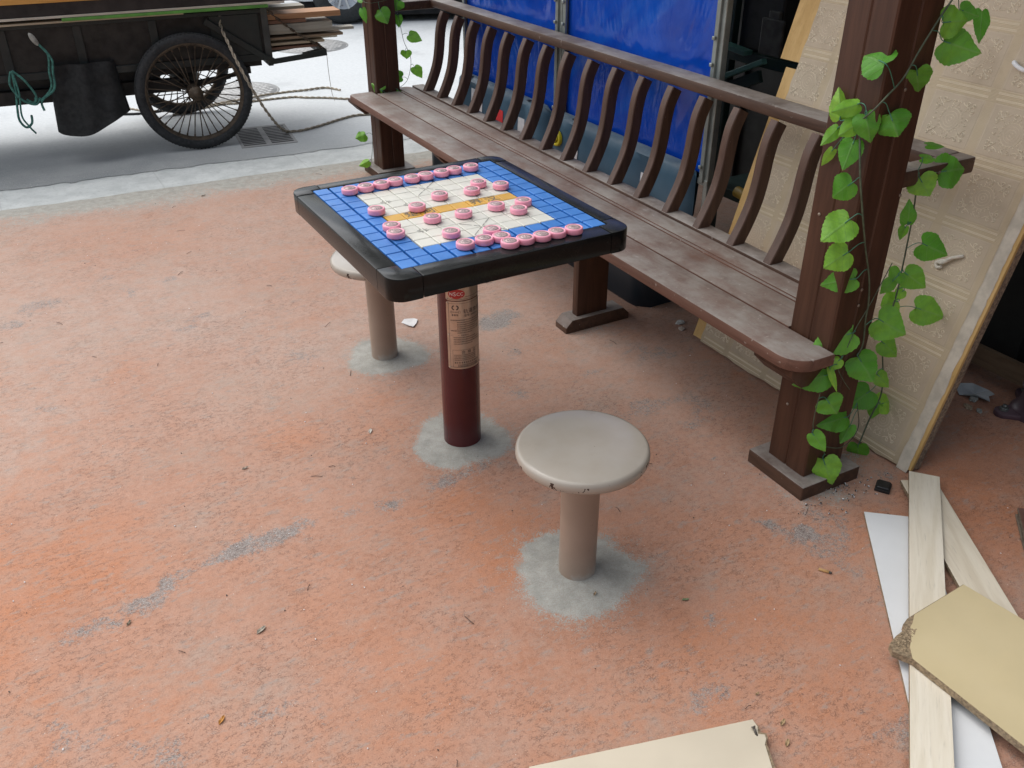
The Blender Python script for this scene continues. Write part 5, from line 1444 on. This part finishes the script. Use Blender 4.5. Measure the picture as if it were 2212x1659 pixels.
for (x, y) in ((0, .02), (2.62, .02), (0, 1.68), (2.62, 1.68)):
    b = new_bm(); torus(b, .235, .088, 48, 12, .95); w_ = obj('wheel', b, M_cart_, CA); w_.location = (x, y, .323)
    b = new_bm(); t = bmesh.new(); lathe(t, [(.0, .03), (.05, .03), (.06, .045), (.15, .04), (.17, .055), (.185, .06), (.19, .03), (.19, -.05), (0, -.05)], 40, cap=False); t.transform(Matrix.Rotation(R(90), 4, 'X')); merge(b, t)
    for k in range(10):
        a = 2 * PI * k / 10; box(b, (.115 * math.cos(a), -.052, .115 * math.sin(a)), (.13, .015, .022), Matrix.Rotation(-a, 3, 'Y'), .003)
    obj('rim', b, M_alloy, w_)

# ------------------------------------------------------------------ artificial ivy garlands
LEAVES_R = [(0.716, -0.724, 1.186, 0.716, -0.661, 1.201, 0.073), (0.818, -0.726, 1.167, 0.847, -0.726, 1.11, 0.055), (0.869, -0.726, 1.261, 0.921, -0.753, 1.265, 0.065), (0.883, -0.726, 1.222, 0.944, -0.777, 1.198, 0.068), (0.994, -0.671, 1.272, 1.029, -0.7, 1.258, 0.037), (1.08, -0.671, 1.266, 1.057, -0.703, 1.2, 0.038), (0.757, -0.726, 1.078, 0.761, -0.76, 1.032, 0.071), (0.716, -0.629, 1.043, 0.716, -0.609, 1.111, 0.04), (0.716, -0.677, 1.093, 0.652, -0.653, 1.076, 0.03), (0.716, -0.693, 1.076, 0.718, -0.726, 1.018, 0.051), (0.716, -0.629, 1.029, 0.669, -0.627, 0.994, 0.029), (0.716, -0.687, 1.054, 0.668, -0.677, 1.028, 0.035), (0.716, -0.679, 1.013, 0.679, -0.696, 0.958, 0.047), (0.716, -0.623, 0.975, 0.716, -0.596, 0.926, 0.022), (1.064, -0.671, 0.875, 1.131, -0.702, 0.885, 0.077), (0.992, -0.671, 0.876, 1.002, -0.705, 0.836, 0.06), (0.985, -0.671, 0.925, 1.055, -0.671, 0.912, 0.019), (0.992, -0.671, 0.957, 1.074, -0.671, 0.944, 0.016), (0.993, -0.671, 0.746, 0.984, -0.671, 0.809, 0.036), (0.987, -0.671, 0.744, 0.977, -0.671, 0.708, 0.02), (1.066, -0.671, 0.681, 1.119, -0.72, 0.654, 0.067), (1.013, -0.671, 0.611, 0.976, -0.668, 0.585, 0.047), (1.021, -0.671, 0.609, 1.062, -0.724, 0.566, 0.057), (1.033, -0.671, 0.517, 0.988, -0.653, 0.505, 0.055), (1.106, -0.671, 0.48, 1.174, -0.726, 0.456, 0.07), (0.879, -0.726, 0.526, 0.93, -0.778, 0.492, 0.072), (0.99, -0.671, 0.591, 0.951, -0.671, 0.559, 0.027), (1.043, -0.671, 0.549, 1.012, -0.671, 0.528, 0.027), (0.716, -0.7, 0.917, 0.659, -0.691, 0.884, 0.062), (0.716, -0.714, 0.83, 0.645, -0.704, 0.787, 0.067), (0.719, -0.726, 0.749, 0.653, -0.713, 0.714, 0.068), (0.768, -0.726, 0.667, 0.716, -0.668, 0.638, 0.061), (0.804, -0.726, 0.505, 0.716, -0.672, 0.455, 0.07), (0.745, -0.726, 0.396, 0.657, -0.693, 0.371, 0.067), (0.734, -0.726, 0.418, 0.735, -0.764, 0.364, 0.018), (0.834, -0.726, 0.426, 0.857, -0.781, 0.364, 0.071), (1.01, -0.671, 0.292, 1.035, -0.709, 0.257, 0.043), (1.007, -0.671, 0.237, 0.939, -0.66, 0.197, 0.065), (0.745, -0.726, 0.318, 0.762, -0.761, 0.28, 0.06), (0.854, -0.726, 0.226, 0.75, -0.726, 0.23, 0.062), (1.058, -0.671, 0.171, 1.131, -0.671, 0.164, 0.062), (1.051, -0.671, 0.173, 1.041, -0.671, 0.121, 0.04), (0.874, -0.726, 0.194, 0.848, -0.726, 0.137, 0.038), (0.717, -0.726, 0.217, 0.735, -0.768, 0.172, 0.036), (0.785, -0.726, 0.108, 0.786, -0.771, 0.044, 0.075), (1.005, -0.671, 0.047, 1.02, -0.671, -0.03, 0.047), (0.995, -0.671, 0.402, 1.026, -0.712, 0.368, 0.046), (0.771, -0.726, 0.434, 0.738, -0.726, 0.412, 0.031)]
LEAVES_L = [(0.835, 2.515, 0.886, 0.848, 2.465, 0.823, 0.072), (0.775, 2.61, 0.882, 0.775, 2.577, 0.816, 0.033), (0.965, 2.57, 0.911, 0.951, 2.57, 0.881, 0.062), (0.956, 2.57, 0.838, 0.958, 2.57, 0.776, 0.04), (1.009, 2.57, 0.738, 1.061, 2.521, 0.709, 0.048), (0.988, 2.57, 0.659, 0.989, 2.57, 0.614, 0.049), (1.031, 2.57, 0.573, 1.057, 2.523, 0.526, 0.049), (0.962, 2.57, 0.523, 0.903, 2.609, 0.532, 0.057), (0.817, 2.515, 0.477, 0.775, 2.572, 0.509, 0.06), (0.909, 2.515, 0.47, 0.894, 2.515, 0.429, 0.057), (0.775, 2.586, 0.919, 0.761, 2.63, 0.914, 0.018), (0.747, 2.63, 0.229, 0.688, 2.63, 0.218, 0.052), (0.754, 2.63, 0.08, 0.69, 2.63, 0.06, 0.039)]
STEMS_R = [[(0.891, -0.726, 1.318), (0.886, -0.726, 1.306), (0.854, -0.726, 1.265), (0.814, -0.726, 1.206), (0.78, -0.726, 1.151), (0.736, -0.726, 1.115), (0.716, -0.717, 1.088), (0.716, -0.686, 1.056)], [(0.716, -0.674, 1.058), (0.716, -0.692, 1.032), (0.716, -0.69, 1.029), (0.716, -0.717, 0.928), (0.741, -0.726, 0.835), (0.774, -0.726, 0.748), (0.814, -0.726, 0.655), (0.833, -0.726, 0.581), (0.835, -0.726, 0.54), (0.847, -0.726, 0.458), (0.834, -0.726, 0.426)], [(0.891, -0.726, 0.682), (0.841, -0.726, 0.577), (0.804, -0.726, 0.513), (0.783, -0.726, 0.449), (0.769, -0.726, 0.407), (0.802, -0.726, 0.357), (0.835, -0.726, 0.319)], [(0.984, -0.671, 0.894), (1.003, -0.671, 0.789), (1.011, -0.671, 0.676), (1.014, -0.671, 0.607), (1.016, -0.671, 0.54), (1.008, -0.671, 0.398), (1.04, -0.671, 0.283), (1.055, -0.671, 0.203), (1.028, -0.671, 0.123), (1.009, -0.671, 0.046)], [(0.879, -0.726, 0.262), (0.986, -0.671, 0.12), (0.891, -0.726, 0.133), (0.847, -0.726, 0.12), (0.781, -0.726, 0.148)], [(0.718, -0.726, 0.349), (0.716, -0.724, 0.264), (0.726, -0.726, 0.214), (0.792, -0.726, 0.116)]]
STEMS_L = [[(0.775, 2.602, 0.933), (0.775, 2.577, 0.916), (0.784, 2.515, 0.915), (0.823, 2.515, 0.917), (0.869, 2.515, 0.922), (0.908, 2.515, 0.934)], [(0.951, 2.57, 0.925), (0.951, 2.57, 0.874), (0.968, 2.57, 0.777), (0.982, 2.57, 0.702), (1.011, 2.57, 0.635), (1.013, 2.57, 0.58), (0.99, 2.57, 0.509), (0.946, 2.57, 0.474), (0.853, 2.515, 0.469), (0.831, 2.515, 0.457)], [(0.775, 2.603, 0.276), (0.775, 2.62, 0.163), (0.76, 2.63, 0.063), (0.734, 2.63, 0.013)]]

n = NT('ivy_leaf')
uv = n.node('ShaderNodeUVMap'); sp = n.node('ShaderNodeSeparateXYZ'); n.link(uv.outputs[0], sp.inputs[0])
U, V_ = sp.outputs[0], sp.outputs[1]
at = n.node('ShaderNodeAttribute'); at.attribute_name = 'tone'
spc = n.node('ShaderNodeSeparateColor'); n.link(at.outputs['Color'], spc.inputs[0])
au = n.math('ABSOLUTE', U)
side = n.math('PINGPONG', n.math('ADD', n.math('MULTIPLY', V_, 4.2), n.math('MULTIPLY', au, -2.2)), .5)
vein = n.math('MAXIMUM', n.ramp(side, .0, .05, 1, 0), n.ramp(au, .015, .05, 1, 0))
col = n.mix(spc.outputs[0], (.12, .40, .035), (.36, .68, .07))
col = n.mix(n.ramp(n.noise(60, 4), .3, .7, 0, .35), col, (.09, .27, .05))
col = n.mix(n.math('MULTIPLY', vein, .35), col, (.22, .42, .13))
col = n.mix(n.ramp(n.math('SUBTRACT', 1., V_), .0, .10, .35, 0), col, (.30, .22, .08))
leafm = n.out(col, .42, n.bump(n.math('ADD', n.math('MULTIPLY', vein, .7), n.math('MULTIPLY', n.noise(90, 3), .6)), .45, .0025), 0, .45)
tr = n.node('ShaderNodeBsdfTranslucent'); n.link(col, tr.inputs[0]); ms = n.node('ShaderNodeMixShader'); ms.inputs[0].default_value = .35
o_ = [x for x in n.n if x.type == 'OUTPUT_MATERIAL'][0]; n.link(n.b.outputs[0], ms.inputs[1]); n.link(tr.outputs[0], ms.inputs[2]); n.link(ms.outputs[0], o_.inputs[0])
M_leaf = n.m
M_stem = paint('ivy_stem', (.075, .10, .06), .6, .3, 60, bump=.2); M_petiole = paint('ivy_petiole', (.05, .20, .13), .5, .2, 60, bump=0)
half = [(0, .07), (.09, .01), (.21, -.035), (.34, -.02), (.44, .06), (.495, .17), (.52, .30), (.515, .43), (.45, .51), (.395, .60), (.32, .70), (.205, .80), (.095, .91), (0, 1.)]
def leaf(bm, base, tip, wd, rnd, tonel, uvl):
    wd *= rnd.uniform(1.0, 1.25)
    B, T_ = Vector(base), Vector(tip); ax = T_ - B; L = ax.length * rnd.uniform(1.0, 1.14)
    if L < wd * .55:                                   # seen foreshortened: let the leaf run away from the eye
        L = wd * .8
    ax.normalize()
    view = (Vector((-1.0, -2.1, 1.6)) - B).normalized()
    out = Vector((-.55, -.75, .25)).normalized()
    nrm = (out * .7 + view * .8 + Vector((rnd.uniform(-.5, .5), rnd.uniform(-.5, .5), rnd.uniform(-.2, .55)))); nrm = (nrm - ax * nrm.dot(ax)).normalized()
    sx = ax.cross(nrm); fold = rnd.uniform(.02, .38) if rnd.random() < .8 else rnd.uniform(.5, .8); droop = rnd.uniform(-.15, .45); tw = rnd.uniform(-.25, .25)
    tone = rnd.random()
    ws = wd * rnd.uniform(1.0, 1.1)
    def pt(u, v):
        sgn = 1 if u > 0 else -1
        h = -fold * abs(u) * ws * (1 - .35 * abs(u)) - droop * L * (v - .2) ** 2 + .035 * wd * math.sin(v * 11 + u * 6 + tone * 9) * (.3 + abs(u) * 2) + tw * u * (v - .4) * ws
        return B + ax * (v * L) + sx * (u * ws) + nrm * h
    rows = []; cols = [0, .35, .7, 1.]
    for sgn in (1, -1):
        prev = None; uvp = None
        fine = []
        for (u0, v0), (u1, v1) in zip(half, half[1:]):
            for q in range(3):
                f = q / 3; u, v = u0 + (u1 - u0) * f, v0 + (v1 - v0) * f
                s_ = .016 if (q == 1) else (-.006 if q == 2 else 0)
                fine.append((max(0, u + s_), v))
        fine.append(half[-1])
        for (u, v) in fine:
            cv = v if v > .06 else .06 + (v - .06) * .0
            ring = []
            for c in cols:
                uu, vv = sgn * u * c, cv + (v - cv) * c
                ring.append((bm.verts.new(pt(uu, vv)), (uu, vv)))
            if prev:
                for k in range(3):
                    q = (prev[k], prev[k + 1], ring[k + 1], ring[k])
                    if sgn < 0: q = q[::-1]
                    try:
                        f = bm.faces.new([x[0] for x in q]); f.smooth = True
                        for lp, x in zip(f.loops, q): lp[uvl].uv = x[1]; lp[tonel] = (tone, rnd.random(), 0, 1)
                    except ValueError: pass
            prev = ring
    # midrib stalk
    return nrm
def garland(nm, lab, leaves, stems, seed, group):
    rnd = random.Random(seed)
    c = stems[0][0]
    t = thing(nm, lab, 'garland', c, 0, group)
    b = new_bm(); uvl = b.loops.layers.uv.new('UVMap'); tl = b.loops.layers.color.new('tone')
    pts_all = [Vector(p) for s in stems for p in smooth_path(s, 6)]
    pet = new_bm()
    for l in leaves:
        B = Vector(l[:3]); nr = leaf(b, l[:3], l[3:6], l[6], rnd, tl, uvl)
        q = min(pts_all, key=lambda p: (p - B).length)
        if (q - B).length < .16:
            mid = (B + q) / 2 + Vector((0, 0, .006)) + nr * .006
            ax = (Vector(l[3:6]) - B).normalized()
            tube(pet, smooth_path([q, mid, B + nr * .002, B + ax * l[6] * .30 + nr * .0015 - nr * 0], 5), .0011, 5)
    b2 = b; bmesh.ops.remove_doubles(b2, verts=b2.verts[:], dist=.00005)
    obj('foliage', b2, M_leaf, t, world=True); obj('petiole', pet, M_petiole, t, world=True)
    b = new_bm()
    for k, s in enumerate(stems): tube(b, smooth_path(s, 8), .0024 if k == 0 and len(s) > 6 else .0013, 6)
    obj('stem', b, M_stem, t, world=True)
def pick(LV, idx): return [LV[i] for i in idx]
GI = 'artificial ivy garlands on the bench posts'
up_right = [i for i, l in enumerate(LEAVES_R) if l[2] > .93]
mid_right = [i for i, l in enumerate(LEAVES_R) if l[2] <= .93 and l[0] > .93]
low_right = [i for i in range(len(LEAVES_R)) if i not in up_right and i not in mid_right]
garland('ivy_garland', 'green artificial ivy garland wound diagonally over the top of the right post', pick(LEAVES_R, up_right), [STEMS_R[0]], 1, GI)
garland('ivy_garland', 'green artificial ivy garland hanging down the front of the right post to its plinth', pick(LEAVES_R, low_right), [STEMS_R[1], STEMS_R[2], STEMS_R[4], STEMS_R[5]], 2, GI)
garland('ivy_garland', 'green artificial ivy garland hanging between the right post and the wallpaper board', pick(LEAVES_R, mid_right), [STEMS_R[3]], 3, GI)
garland('ivy_garland', 'sparse green ivy garland around the left bench post and hanging beside it', LEAVES_L[:11], STEMS_L[:2], 4, GI)
garland('ivy_garland', 'thin ivy tendril with two leaves below the seat at the left post', LEAVES_L[11:], STEMS_L[2:], 5, GI)
print('script done', len(bpy.data.objects))
